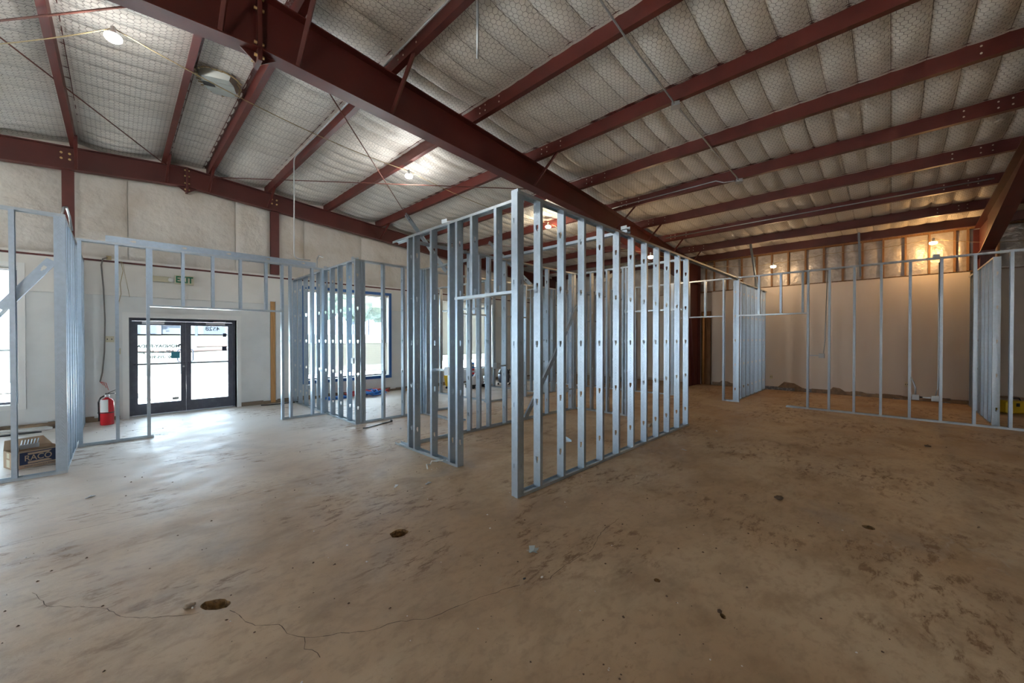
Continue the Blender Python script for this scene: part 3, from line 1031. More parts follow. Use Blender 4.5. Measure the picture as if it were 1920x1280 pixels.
# ------------------------------------------------------------------ entrance double door
d = thing('door_1', None, None, (1.05, YD, 0)); d['kind'] = 'structure'
def dbox(name, m, boxes, parent, bevel=0):
    b = MB()
    for bb in boxes: b.box(*bb)
    return b.build(name, m, parent, bevel=bevel)
yo = .18
dbox('casing', M['white'], [(-.975, -.885, -.03, .24, 0, 2.0), (.88, .96, -.03, .24, 0, 2.0), (-.975, .96, -.03, .24, 2.0, 2.10)], d)
dbox('frame', M['bronze'], [(-.885, -.84, yo, yo + .1, 0, 2.0), (.835, .88, yo, yo + .1, 0, 2.0), (-.84, .835, yo, yo + .1, 1.945, 2.0)], d)
def leaf(x0, x1, hs):
    f = dbox('door_leaf', M['bronze'], [(x0, x0 + .085, yo + .02, yo + .065, .015, 1.94), (x1 - .085, x1, yo + .02, yo + .065, .015, 1.94), (x0 + .085, x1 - .085, yo + .02, yo + .065, 1.86, 1.94), (x0 + .085, x1 - .085, yo + .02, yo + .065, .015, .24)], d)
    dbox('pane', M['glass'], [(x0 + .085, x1 - .085, yo + .04, yo + .046, .24, 1.86)], f)
    dbox('push_bar', M['bronze'], [(x0 + .02, x1 - .02, yo - .03, yo - .005, 1.04, 1.07), (x0 + .02, x0 + .05, yo - .03, yo + .02, 1.03, 1.08), (x1 - .05, x1 - .02, yo - .03, yo + .02, 1.03, 1.08)], f)
    hx = x1 - .13 if hs > 0 else x0 + .13
    ex = x1 - .05 if hs > 0 else x0 + .05
    mb = MB(); mb.tube([(ex, yo + .07, 1.34), (hx + hs * .02, yo + .11, 1.34), (hx, yo + .12, 1.31), (hx, yo + .12, 1.11), (hx + hs * .02, yo + .11, 1.08), (ex, yo + .07, 1.08)], .012, 8)
    mb.build('pull_handle', M['bronze'], f, smooth=True)
    cx = x0 + .32 if hs > 0 else x1 - .32
    dbox('closer', M['alu'], [(cx - .17, cx + .17, yo - .05, yo + .02, 1.885, 1.935), (cx - .05 , cx + .18, yo - .09, yo - .07, 1.95, 1.965)], f)
    dbox('bottom_catch', M['alu'], [(cx + hs * .18 - .035, cx + hs * .18 + .035, yo + .0, yo + .02, .235, .25)], f)
leaf(-.84, -.0015, 1); leaf(.0015, .835, -1)
dbox('threshold', M['alu'], [(-.885, .88, .14, .30, -.01, .012)], d)
mb = MB(); mb.lathe([(.018, 0), (.018, .012)], (-.04, yo + .005, .98), 12, axis='y'); mb.build('lock_cylinder', M['alu'], d)


def text(s, size, parent, loc, rz, m, name='lettering', rx=PI / 2, ext=.0006, align='CENTER', sx=1, off=0):
    c = bpy.data.curves.new(name, 'FONT')
    c.body = s; c.size = size; c.align_x = align; c.align_y = 'CENTER'; c.extrude = ext; c.offset = off
    c.materials.append(m)
    tmp = link('tmp', c)
    dg = bpy.context.evaluated_depsgraph_get()
    me = bpy.data.meshes.new_from_object(tmp.evaluated_get(dg))
    bpy.data.objects.remove(tmp)
    o = link(name, me, parent, loc)
    o.rotation_euler = (rx, 0, rz); o.scale = (sx, 1, 1)
    return o


# lettering on the outer face of the glass, read from outside: seen mirrored from in here
M['decal'] = mat('grey_decal', (.16, .19, .19), .6)
M['teal'] = mat('teal_sticker', (.06, .32, .42), .5)
gy = yo + .048
text('MONDAY-FRIDAY', .085, d, (-.46, gy, 1.42), PI, M['decal'], sx=1.05, off=.003)
text('8:00 am - 4:00 pm', .075, d, (-.47, gy, 1.30), PI, M['decal'], sx=1.0, off=.003)
text('806-715-9184', .075, d, (-.42, gy, 1.19), PI, M['decal'], sx=1.0, off=.003)
text('4528', .13, d, (.47, gy, 1.80), PI, M['decal'], sx=1.0, off=.003)
st = dbox('glass_sticker', M['teal'], [(-.24, -.10, yo + .030, yo + .036, 1.16, 1.30)], d)
dbox('glass_sticker', mat('grey_sticker', (.35, .38, .38), .6), [(-.23, -.12, yo + .030, yo + .036, .27, .33)], d)
dbox('glass_sticker', M['navy'], [(.655, .72, yo + .030, yo + .036, 1.62, 1.70)], d)
dbox('glass_sticker', M['navy'], [(.64, .725, yo + .030, yo + .036, 1.30, 1.40)], d)
dbox('glass_sticker', M['navy'], [(-.12, -.06, yo + .030, yo + .036, 1.43, 1.465)], d)

# ------------------------------------------------------------------ windows
def window(n, a, b, z0, z1, frame_mat, blinds=None, muntin=None):
    t = thing('window_%d' % n, None, None, ((a + b) / 2, YD, z0)); t['kind'] = 'structure'
    W2, Hh = (b - a) / 2, z1 - z0
    c = .075
    dbox('casing', frame_mat, [(-W2 - c, -W2, -.02, .0, -c, Hh + c), (W2, W2 + c, -.02, .0, -c, Hh + c), (-W2, W2, -.02, .0, Hh, Hh + c), (-W2, W2, -.02, .0, -c, 0)], t)
    dbox('reveal', M['white'], [(-W2, -W2 + .012, 0, .2, 0, Hh), (W2 - .012, W2, 0, .2, 0, Hh), (-W2, W2, 0, .2, Hh - .012, Hh), (-W2, W2, 0, .2, 0, .012)], t)
    fb = [(-W2 + .012, -W2 + .06, .16, .2, .012, Hh - .012), (W2 - .06, W2 - .012, .16, .2, .012, Hh - .012), (-W2 + .06, W2 - .06, .16, .2, Hh - .06, Hh - .012), (-W2 + .06, W2 - .06, .16, .2, .012, .05)]
    if muntin is not None: fb.append((-W2 + .06, W2 - .06, .165, .195, muntin - .012, muntin + .012))
    dbox('frame', M['bronze'], fb, t)
    dbox('pane', M['glass'], [(-W2 + .05, W2 - .05, .178, .184, .04, Hh - .04)], t)
    if blinds:
        zb, tilt, pitch = blinds[:3]
        hr = dbox('blind_headrail', M['slat'], [(-W2 + .02, W2 - .02, .03, .07, Hh - .05, Hh - .014)], t)
        mb = MB()
        z = Hh - .07
        dy, dz = .0125 * math.cos(tilt), .0125 * math.sin(tilt)
        while z > zb:
            if len(blinds) > 3 and z < blinds[3]:
                dy, dz = .0125 * math.cos(blinds[4]), .0125 * math.sin(blinds[4]); pitch = .021
            mb.add([(-W2 + .03, .05 - dy, z - dz), (W2 - .03, .05 - dy, z - dz), (W2 - .03, .05 + dy, z + dz), (-W2 + .03, .05 + dy, z + dz),
                    (-W2 + .03, .05 - dy, z - dz - .0006), (W2 - .03, .05 - dy, z - dz - .0006), (W2 - .03, .05 + dy, z + dz - .0006), (-W2 + .03, .05 + dy, z + dz - .0006)],
                   [(0, 1, 2, 3), (7, 6, 5, 4), (0, 4, 5, 1), (2, 6, 7, 3)])
            z -= pitch
        o = mb.build('blind_slats', M['slat'], t); o['kind'] = 'stuff'
        dbox('blind_bottom_rail', M['slat'], [(-W2 + .03, W2 - .03, .04, .062, zb - .02, zb)], t)
        for xx in (-W2 * .7, 0, W2 * .7):
            mb = MB(); mb.tube([(xx, .05, zb), (xx, .05, Hh - .05)], .0012, 4); mb.build('blind_cord', M['slat'], t)
    return t


window(1, *WIN[2], M['white'], (.22, R(-4), .024), .95)
window(2, *WIN[3], M['blue'], (.14, R(3), .026, .97, R(48)), None)
window(3, *WIN[4], M['white'], (.56, R(62), .021), None)
window(4, *WIN[1], M['white'], None, .95)
window(5, *WIN[0], M['white'], None, .95)

# ------------------------------------------------------------------ outdoors
def ground(name, label, cat, m, y0, y1, z0, z1, x0=-60, x1=110, hump=0):
    n, k = 24, 10
    vs = []
    for j in range(k + 1):
        for i in range(n + 1):
            X = x0 + (x1 - x0) * i / n; t = j / k
            vs.append((X, y0 + (y1 - y0) * t, z0 + (z1 - z0) * t + hump * math.sin(X * .11) * math.sin(PI * t)))
    fs = [(r * (n + 1) + q, r * (n + 1) + q + 1, (r + 1) * (n + 1) + q + 1, (r + 1) * (n + 1) + q) for r in range(k) for q in range(n)]
    o = MB().add(vs, fs).build(name, m, smooth=True)
    o['kind'] = 'structure' if cat is None else 'stuff'
    if cat: tag(o, label, cat)
    return o


ground('drive', 'pale concrete drive outside the entrance door', 'paving', M['pave'], YD + .25, 24, -.06, -.12)
ground('drive', 'pale concrete yard outside the added end wall opening on the left', 'paving', M['pave'], YF - .2, YD + .25, -.06, -.06, x0=-60, x1=XL - .2)
ground('drive', 'pale concrete yard outside the added opening behind the camera', 'paving', M['pave'], -40, YF - .2, -.06, -.06)
ground('lawn', 'pale green lawn rising beyond the drive outside the door', 'grass', M['grass'], 24, 95, -.10, 2.5, hump=.12)
mb = MB(); mb.add([(0.5, 14, -.05), (.7, 14, -.05), (-.3, 22.5, -.1), (-.55, 22.5, -.1)], [(0, 1, 2, 3)])
tag(mb.build('grass_strip', M['grass']), 'thin strip of grass in the drive outside the door', 'grass')
for k, (xa, ya, L, zz) in enumerate(((5.2, 46, 9, .76), (-.5, 40, 9, .53))):
    mb = MB(); pts = [(xa + L * i / 8, ya + .6 * math.sin(i * 1.3), zz + .08) for i in range(9)]
    mb.tube(pts, [.1 + .12 * math.sin(PI * i / 8) for i in range(9)], 6)
    tag(mb.build('clay_bank', M['clay'], smooth=True), 'strip of bare red clay in the lawn outside, ' + ('right door leaf' if k == 0 else 'left door leaf'), 'soil')


def building(label, x0, x1, y, base, h, m, gable=False, wins=(), dark=()):
    t = thing('building', label, 'building', ((x0 + x1) / 2, y, base))
    w2 = (x1 - x0) / 2
    b = MB(); b.box(-w2, w2, 0, 14, 0, h); b.build('wall', m, t)
    b = MB()
    if gable:
        b.add([(-w2 - .5, -.4, h), (w2 + .5, -.4, h), (0, -.4, h + w2 * .22), (-w2 - .5, 14, h), (w2 + .5, 14, h), (0, 14, h + w2 * .22)], [(0, 1, 2), (5, 4, 3), (0, 3, 4, 1), (1, 4, 5, 2), (2, 5, 3, 0)])
    else: b.box(-w2 - .6, w2 + .6, -.6, 14.5, h, h + .5)
    b.build('roof', mat('pale_metal_roof', (.045, .05, .058), .7), t)
    for (a, c, z0, z1) in wins:
        b = MB(); b.box(a, c, -.05, .02, z0, z1); b.build('window', M['bldg2'], t)
    for (a, c, z0, z1) in dark:
        b = MB(); b.box(a, c, -.08, .02, z0, z1); b.build('porch', M['bldg2'], t)
    return t


building('wide pale gabled shed seen through the left door leaf', -9, 4.9, 82, 2.25, 3.6, M['bldg'], True, [(4.1, 4.5, .1, 1.5), (5.6, 6.3, .1, 1.5)])
building('low pale shop seen through the left door leaf beside the shed', 5.0, 7.6, 83, 2.3, 2.2, M['bldg'], False, [(-.8, -.4, .5, 1.2)], [(-1.1, 1.2, 1.75, 1.95)])
building('pale building with a blue shaded porch seen through the right door leaf', 8.3, 19.5, 83, 2.3, 6.0, M['bldg'], False, [(-3.1, -2.6, .2, 1.2)], [(-3.6, -.8, 0, 2.0)])
building('long grey building on the hill seen through the blue-framed window', 60, 92, 97, 2.3, 5.5, M['bldg'], False, [(-6, -4, 1, 3), (0, 2, 1, 3), (5, 7, 1, 3)])
building('pale house far away seen through the left edge window', -58, -28, 97, 2.3, 5.0, M['bldg'], True, [(-3, -1, 1, 3)])
for (x, y, z, lab) in ((8.73, 78, 1.6, 'wooden utility pole outside seen through the right door leaf'), (46, 60, 1.3, 'wooden utility pole outside beyond the blue-framed window')):
    mb = MB(); mb.tube([(0, 0, -.3), (0, 0, 10)], [.17, .11], 8); mb.beam((-1.1, 0, 9.2), (1.1, 0, 9.2), .12, .12)
    tag(mb.build('utility_pole', M['bldg2'], None, (x, y, z)), lab, 'pole')
def tree(x, y, z, s, lab, seed):
    t = thing('tree', lab, 'tree', (x, y, z))
    mb = MB(); mb.tube([(0, 0, -.3), (.1, 0, s * .3), (0, .1, s * .6)], [.3, .22, .12], 8); mb.build('trunk', M['bldg2'], t)
    rr = random.Random(seed); bm = bmesh.new()
    for k in range(16):
        a = rr.uniform(0, 6.28); q = rr.uniform(0, .24) * s
        mt = Matrix.Translation((q * math.cos(a), q * math.sin(a), s * rr.uniform(.4, .95)))
        bmesh.ops.create_icosphere(bm, subdivisions=2, radius=s * rr.uniform(.14, .24), matrix=mt)
    for v in bm.verts: v.co += Vector((rr.uniform(-1, 1), rr.uniform(-1, 1), rr.uniform(-1, 1))) * s * .022
    me = bpy.data.meshes.new('crown'); bm.to_mesh(me); bm.free(); me.materials.append(M['leaf']); link('crown', me, t)
for i in range(9):
    tree(46 + i * 8.6, 120 + (i % 3) * 7, 2.3, 15 + (i % 4) * 1.0, 'leafy green tree on the hill beyond the blue-framed window', i)
    bpy.context.scene.collection.objects[-1]
for o in list(COL.objects):
    if o.name.startswith('tree'): o['group'] = 'trees on the hill beyond the window'
for i in range(3):
    tree(-72 + i * 11, 124, 2.3, 12, 'leafy green tree far beyond the window at the left edge', 20 + i)
for o in list(COL.objects):
    if o.name.startswith('tree') and o.location.x < 0: o['group'] = 'trees beyond the left window'

# ------------------------------------------------------------------ things on the door wall
t = thing('exit_sign', 'white exit sign with green letters above the entrance door', 'sign', (1.01, YD, 2.82))
hs = dbox('housing', M['ivory'], [(-.155, .155, -.05, -.007, -.095, .095)], t, .004)
text('EXIT', .185, hs, (.0, -.0515, 0), 0, M['green'], sx=.74, ext=.0015, off=.006)
t = thing('emergency_light', 'ivory emergency light with two white lamp heads left of the exit sign', 'light', (.63, YD, 2.81))
dbox('housing', M['ivory'], [(-.17, .17, -.055, -.007, -.06, .05)], t, .006)
for s in (-.19, .16):
    mb = MB(); mb.lathe([(.02, .03), (.03, .02), (.042, -.02), (.045, -.035), (.03, -.036)], (s, -.06, -.01), 14, axis='y'); mb.build('lamp_head', M['white'], t, smooth=True)
def plate(name, label, x, z, w, h, n, wall='L'):
    t = thing(name, label, 'wall plate', (x, YD, z) if wall == 'L' else (XB, x, z), 0 if wall == 'L' else -PI / 2)
    dbox('cover', M['ivory'], [(-w / 2, w / 2, -.008, 0, -h / 2, h / 2)], t, .002)
    for i in range(n): dbox('toggle', M['black'], [(w * ((i + .5) / n - .5) - .006, w * ((i + .5) / n - .5) + .006, -.016, -.006, -.013, .013)], t)
plate('switch_plate', 'ivory double switch plate left of the door, upper one', -.10, 1.57, .12, .115, 2)
plate('switch_plate', 'pale single switch plate left of the door, lower one', .015, 1.335, .07, .115, 1)
plate('outlet_plate', 'ivory outlet plate low on the back wall beside the bright stud partition', 2.64, .39, .075, .12, 2, 'B')
plate('outlet_plate', 'ivory outlet plate low on the back wall behind the right stud wall', -.29, .40, .075, .12, 2, 'B')
# hanging cables
mb = MB(); mb.box(-.035, .035, -.045, 0, -.04, .04); 
t = thing('cable', 'grey cable hanging down the wall left of the door from a tan box', 'cable', (-.10, YD, 3.13))
mb.build('junction_box', M['cord'], t)
mb = MB(); mb.tube([(-.02, -.04, 0), (-.08, -.06, -.03), (-.10, -.05, -.15), (-.075, -.04, -.6), (-.06, -.04, -1.2), (-.07, -.03, -1.8), (-.10, -.03, -2.2), (-.13, -.04, -2.37)], .011, 6)
mb.build('sheath', M['wire'], t, smooth=True)
mb = MB()
for k in range(3): mb.tube([(-.13, -.04, -2.37), (-.11 + k * .03, -.06, -2.40), (-.08 + k * .03, -.05, -2.44 - k * .05)], .004, 5)
mb.build('bare_wires', M['redtube'], t)
mb = MB(); mb.tube([(0, -.03, 0), (.03, -.05, -.2), (-.01, -.04, -.45), (.0, -.05, -.65), (-.04, -.03, -.85)], .005, 5); mb.tube([(.02, -.03, 0), (.07, -.05, -.35), (.12, -.04, -.7)], .003, 5)
tag(mb.build('loose_wires', M['cord'], None, (.06, YD, 3.1), smooth=True), 'thin loose wires dangling left of the emergency light', 'wire')
mb = MB(); mb.tube([(0, -.03, .02), (.12, -.04, .015), (.35, -.06, .012), (.6, -.05, .012), (.78, -.10, .02)], .014, 6)
tag(mb.build('floor_cable', M['black'], None, (2.35, 10.55, 0), smooth=True), 'dark cable lying on the floor below the pine post', 'cable')

# ------------------------------------------------------------------ roof conduits, rods, fixture, string lights
def pipe(name, label, pts, r=.0125, m='conduit', cat='conduit', n=8):
    mb = MB(); mb.tube(pts, r, n)
    return tag(mb.build(name, M[m], smooth=True), label, cat)


def corner(a, b, c, r=.12, n=4):
    """points of a rounded corner at b"""
    a, b, c = Vector(a), Vector(b), Vector(c)
    p = b + (a - b).normalized() * r; q = b + (c - b).normalized() * r
    return [((1 - t) ** 2) * p + 2 * t * (1 - t) * b + t * t * q for t in [i / n for i in range(n + 1)]]


z0 = rz_(2.52) + .09
a, b, c = (2.47, -3, z0), (2.455, 8.40, z0), (2.455, 8.44, 3.3)
e = (3.0, 8.44, 3.16)
pipe('conduit', 'bright conduit running along the purlin and dropping to the door opening wall', [a] + corner(a, b, c) + corner(b, (2.455, 8.42, 3.165), e, .1) + [(2.75, 8.42, 3.165)], .0125)
pipe('conduit', 'conduit tube hanging from the roof above the near stud room, open end down', [(2.5, 2.921, 5.3), (2.5, 2.921, 4.338)], .013)
zz = lambda X, d=.03: rz_(X) - d
p0 = [(2.9, 2.06, zz(2.9)), (3.87, 2.104, 4.90), (5.25, 2.13, 4.80), (5.33, 2.125, 4.77)]
pipe('conduit', 'conduit crossing under the purlins to the first ceiling junction box', [(1.6, 2.05, zz(1.6)), (2.9, 2.06, zz(2.9))] + p0[1:], .011)
pipe('conduit', 'conduit from the first to the second ceiling junction box', [(5.42, 2.12, 4.77), (5.6, 2.12, 4.765), (6.76, 2.10, zz(6.76, .02)), (8.05, 2.06, zz(8.05, .02)), (8.15, 2.057, zz(8.15, .04))], .011)
pipe('conduit', 'conduit bending from the second junction box along the sixth purlin', [(8.15, 2.12, 4.54), (8.15, 2.3, 4.56), (8.17, 2.45, 4.64), (8.17, 4.4, 4.64), (8.17, 4.7, 4.63)], .011)
pipe('conduit', 'straight conduit clipped along the eighth purlin near the back wall', [(10.96, -1.3, 4.43), (10.96, 4.6, 4.43)], .012)
jb = MB(); jb.box(-.052, .052, -.052, .052, -.02, .035); jb.box(-.06, .06, -.06, .06, -.024, -.02); jb = jb.mesh('junction_box', M['conduit'])
for (x, y, z), lab in (((5.37, 2.125, 4.765), 'galvanised junction box under the fourth purlin'), ((8.2, 2.057, 4.53), 'galvanised junction box under the sixth purlin'), ((6.76, -1.35, 4.9), 'small galvanised box clipped to a purlin at the upper right')):
    tag(link('junction_box', jb, None, (x, y, z), .4), lab, 'electrical box')
pipe('emt_elbow', 'curved conduit elbow on top of the left stud partition', [(-.46, 7.15, 3.06), (-.45, 7.3, 3.2), (-.44, 7.55, 3.26), (-.43, 7.8, 3.2), (-.42, 7.95, 3.05)], .013)
pipe('emt_elbow', 'bent conduit sticking up behind the door opening wall', [(2.93, 8.56, 3.05), (2.95, 8.62, 3.25), (3.05, 8.8, 3.36), (3.2, 9.0, 3.38)], .012)

def rod(label, p, q, r=.009): pipe('brace_rod', label, [p, q], r, 'rod', 'brace rod', 6)
rod('thin red brace rod sloping from the left edge to the end rafter', (-1.95, 5.3, 5.0), (.70, 10.5, 5.10))
rod('dark red brace rod at the top left corner', (-1.5, 7.72, 5.02), (.25, 5.32, 4.93), .011)
rod('thin brace rod from the large rafter down to the end wall above the blue window', (1.70, 4.9, 4.72), (6.64, 10.5, 4.72))
rod('thin brace rod running level from the end rafter to the large rafter', (1.44, 10.5, 5.06), (5.55, 4.9, 4.42))
rod('thin brace rod between the rafters beyond the near room', (6.8, 10.5, 4.6), (11.2, 4.9, 4.1))
# exhaust housing let into the blanket
t = thing('roof_vent_housing', 'grey galvanised roof housing showing through a cut in the ceiling insulation', 'vent', (1.06, 6.98, 5.335), -.35)
mb = MB()
pr = [(-.20, -.26), (.20, -.26), (.24, -.12), (.24, .14), (.16, .30), (-.14, .30), (-.24, .12), (-.24, -.14)]
n = len(pr)
vs = [(x * 1.0, y * 1.0, 0) for x, y in pr] + [(x * .78, y * .8, -.10) for x, y in pr]
mb.add(vs, [(i, (i + 1) % n, n + (i + 1) % n, n + i) for i in range(n)] + [tuple(range(n, 2 * n))])
mb.box(-.19, .19, .04, .055, -.112, -.02); mb.box(-.19, .19, -.10, -.085, -.112, -.02)
mb.build('housing', M['fixture'], t)
dbox('shutter', M['black'], [(-.185, -.05, -.08, .03, -.108, -.099)], t)
rr = random.Random(4); mb = MB()
for k in range(26):
    a = k / 26 * 2 * PI; r0 = .27 + rr.uniform(-.02, .03)
    mb.beam((math.cos(a) * r0 * .9, math.sin(a) * r0 * 1.1, -.03), (math.cos(a + .25) * (r0 + .03) * .9, math.sin(a + .25) * (r0 + .03) * 1.1, -.05), .02, .012)
o = mb.build('torn_edge', M['cord'], t); o['kind'] = 'stuff'

# string of work lights
def sagline(p, q, sag, n=12):
    p, q = Vector(p), Vector(q)
    return [p.lerp(q, i / n) - Vector((0, 0, sag * 4 * (i / n) * (1 - i / n))) for i in range(n + 1)]


L = [Vector(l[0]) + Vector((0, 0, .10)) for l in LAMPS]
pts = sagline((-1.8, 8.2, 4.90), L[0], .06)[:-1] + sagline(L[0], L[1], .13)[:-1] + sagline(L[1], L[2], .15)[:-1] + sagline(L[2], L[3], .12)[:-1] + \
    sagline(L[3], (13.6, 3.6, 3.85), .1)[:-1] + sagline((13.6, 3.6, 3.85), L[4], .05)[:-1] + sagline(L[4], (13.9, 1.3, 3.95), .05)[:-1] + sagline((13.9, 1.3, 3.95), L[5], .06)[:-1] + sagline(L[5], (13.6, -3.2, 3.8), .2)
pipe('light_cord', 'long tan cord of the string lights swagged under the ceiling', pts, .006, 'cord', 'cord', 5)
names = ['nearest and largest bare work light at the upper left', 'white work light hanging in front of the middle purlins', 'work light seen just right of the tall corner post', 'warm work light shining through the far studs of the near wall', 'orange work light before the foil insulation left of centre on the back wall', 'orange work light at the far right lighting the foil insulation']
for i, (p, c, wt) in enumerate(LAMPS):
    t = thing('string_light', names[i], 'lamp', p, 0, 'string lights under the ceiling')
    mb = MB(); mb.lathe([(.012, .12), (.022, .11), (.024, .05), (.03, .035), (.066, .03), (.068, .022)], (0, 0, 0), 16); mb.build('socket', M['white'], t, smooth=True)
    mb = MB(); mb.lathe([(.062, .02), (.070, .012), (.070, -.012), (.055, -.03), (.025, -.038)], (0, 0, 0), 20)
    mb.build('bulb', emis('bulb_glow_%d' % i, c, 14), t, smooth=True)
    l = bpy.data.lights.new('work_light', 'POINT'); l.energy = wt; l.color = c; l.shadow_soft_size = .06
    o = link('work_light', l, t, (0, 0, -.12))
mb = MB(); mb.box(-.05, .05, -.03, .03, -.05, .05); mb.tube([(0, 0, .05), (.03, .02, .12), (-.03, 0, .16), (.02, .02, .2)], .012, 6)
tag(mb.build('cord_coil', M['cord'], None, (8.55, 5.28, 4.30)), 'bunched cord with a small box hanging beyond the near wall', 'cord')

# ------------------------------------------------------------------ boxes on studs
def stud_box(label, x, y, z, axis, L, side=1):
    t = thing('stud_box', label, 'electrical box', (x, y, z), 0 if axis == 'u' else PI / 2)
    dbox('box', M['conduit'], [(-.05, .05, -.05, .03, -.05, .05)], t, .003)
    dbox('bracket', M['track'], [(min(0, side * L), max(0, side * L), -.052, -.047, -.014, .014)], t)
    return t


stud_box('electrical box and bar between studs of the short wall by the doorway', 2.93, 4.0, 1.17, 'v', .34, 1)
stud_box('electrical box on a bar on the inner partition right of the doorway', 4.76, 5.05, 1.09, 'u', .23)
stud_box('low electrical box on a bar near the inner corner of the near room', 6.82, 5.05, .47, 'u', .25)
stud_box('electrical box on a bar beside the door opening of the right stud wall', 10.76, 1.08, 1.20, 'v', .22)
stud_box('electrical box on the partition before the blue window, chest high', 3.07, 7.12, 1.17, 'v', .2)
stud_box('low electrical box on the partition near the blue window sill', 3.07, 9.60, .46, 'v', .2)
stud_box('low electrical box on the right stud wall with a bent conduit above', 10.74, -.34, .45, 'v', -.1)
stud_box('low electrical box on the right stud wall below the vertical flexible conduit', 10.74, -.60, .45, 'v', .3)
pipe('flex_conduit', 'bent flexible conduit rising from the left low box on the right wall', [(10.74, -.34, .5), (10.74, -.34, .62), (10.75, -.31, .74), (10.77, -.27, .84)], .014)
pipe('flex_conduit', 'long vertical flexible conduit beside a stud of the right wall', [(10.74, -.60, .5), (10.75, -.63, .65), (10.76, -.635, .9), (10.76, -.635, 2.12), (10.80, -.64, 3.0)], .010)
pipe('flex_conduit', 'vertical conduit down to the box beside the door opening of the right wall', [(10.76, 1.05, 1.25), (10.77, 1.03, 1.5), (10.78, .99, 3.05)], .009)

# ------------------------------------------------------------------ fire extinguisher
t = thing('fire_extinguisher', 'red fire extinguisher standing on the floor left of the door', 'fire extinguisher', (-.135, 10.30, 0), -.3)
mb = MB(); mb.lathe([(.085, 0), (.092, .01), (.092, .40), (.086, .44), (.06, .475), (.028, .49), (.026, .51)], (0, 0, 0), 24); cyl = mb.build('cylinder', M['red'], t, smooth=True)
mb = MB()
lab = [(math.cos(a) * .0935, math.sin(a) * .0935) for a in np.linspace(-2.5, -1.1, 10)]
mb.add([(x, y, z) for z in (.24, .47) for x, y in lab], [(i, i + 1, 11 + i, 10 + i) for i in range(9)]); mb.build('tag_label', M['white'], cyl)
mb = MB(); mb.lathe([(.03, .505), (.034, .52), (.034, .545), (.02, .56)], (0, 0, 0), 14); vlv = mb.build('valve', M['alu'], t, smooth=True)
dbox('handle', M['black'], [(-.02, .11, -.012, .012, .565, .578)], vlv)
mb = MB(); mb.beam((-.02, 0, .56), (.13, 0, .64), .022, .01); mb.build('lever', M['black'], vlv)
mb = MB(); mb.tube([(-.03, 0, .535), (-.085, 0, .50), (-.115, 0, .42), (-.112, 0, .25), (-.105, 0, .16)], .012, 8); mb.tube([(-.105, 0, .16), (-.103, 0, .08)], [.014, .02], 8); mb.build('hose', M['black'], t, smooth=True)
mb = MB(); mb.lathe([(.0945, .235 - .015), (.0945, .235)], (0, 0, 0), 24); mb.box(-.125, -.09, -.012, .012, .215, .235); mb.build('strap', M['black'], cyl)

# ------------------------------------------------------------------ cardboard box
t = thing('cardboard_box', 'open cardboard box with navy printed side behind the left stud wall', 'box', (-.746, 7.71, 0), .356)
# local x along the printed side
bl, bw, bh = .40, .30, .205
dbox('carton', M['card'], [(-bl / 2, bl / 2, -bw / 2, -bw / 2 + .005, 0, bh), (-bl / 2, bl / 2, bw / 2 - .005, bw / 2, 0, bh), (-bl / 2, -bl / 2 + .005, -bw / 2, bw / 2, 0, bh), (bl / 2 - .005, bl / 2, -bw / 2, bw / 2, 0, bh), (-bl / 2, bl / 2, -bw / 2, bw / 2, 0, .005)], t)
nvy = dbox('navy_print', M['navy'], [(-bl / 2 + .05, bl / 2, -bw / 2 - .0012, -bw / 2, .045, bh - .012)], t)
def cardpoly(name, m, pts):
    b = MB(); b.add([(x, -bw / 2 - .0018, z) for x, z in pts] + [(x, -bw / 2 - .0012, z) for x, z in pts], [tuple(range(len(pts))), tuple(range(2 * len(pts) - 1, len(pts) - 1, -1))]); return b.build(name, m, t)
cardpoly('printed_stripe', M['card'], [(-.085, .158), (.085, .158), (.115, .182), (-.085, .182)])
cardpoly('printed_stripe', M['card'], [(-.085, .052), (.115, .052), (.085, .078), (-.085, .078)])
text('RACO', .095, nvy, (.0, -bw / 2 - .002, .117), 0, M['card'], sx=.86, off=.001)
text('Hubbell Incorporated (Delaware)', .022, t, (.03, -bw / 2 - .0012, .022), 0, M['navy'], sx=.95)
b = MB()
for (x0, x1, z0, z1) in ((-.04, .04, .13, .19), (-.05, .05, .02, .11)): b.box(-bl / 2 - .001, -bl / 2, x0, x1, z0, z1)
b.build('shipping_label', M['ivory'], t)
for s_, za, ya in ((-1, .035, -.12), (1, .10, .09)):
    b = MB(); yy = s_ * bw / 2
    for dz in (0, .004):
        b.add([(-bl / 2, yy, bh + dz), (bl / 2, yy, bh + dz), (bl / 2 - .05, yy + ya, bh + za + dz), (-bl / 2 + .03, yy + ya, bh + za + dz)], [(0, 1, 2, 3)])
    b.build('flap', M['card'], t)
mb = MB()
for k in range(6): mb.beam((-.07 + k * .027, .12, .235), (-.055 + k * .027, .13, .30), .010, .006)
mb.box(-.08, .08, .112, .124, .19, .245); mb.build('metal_clips', M['track'], t)
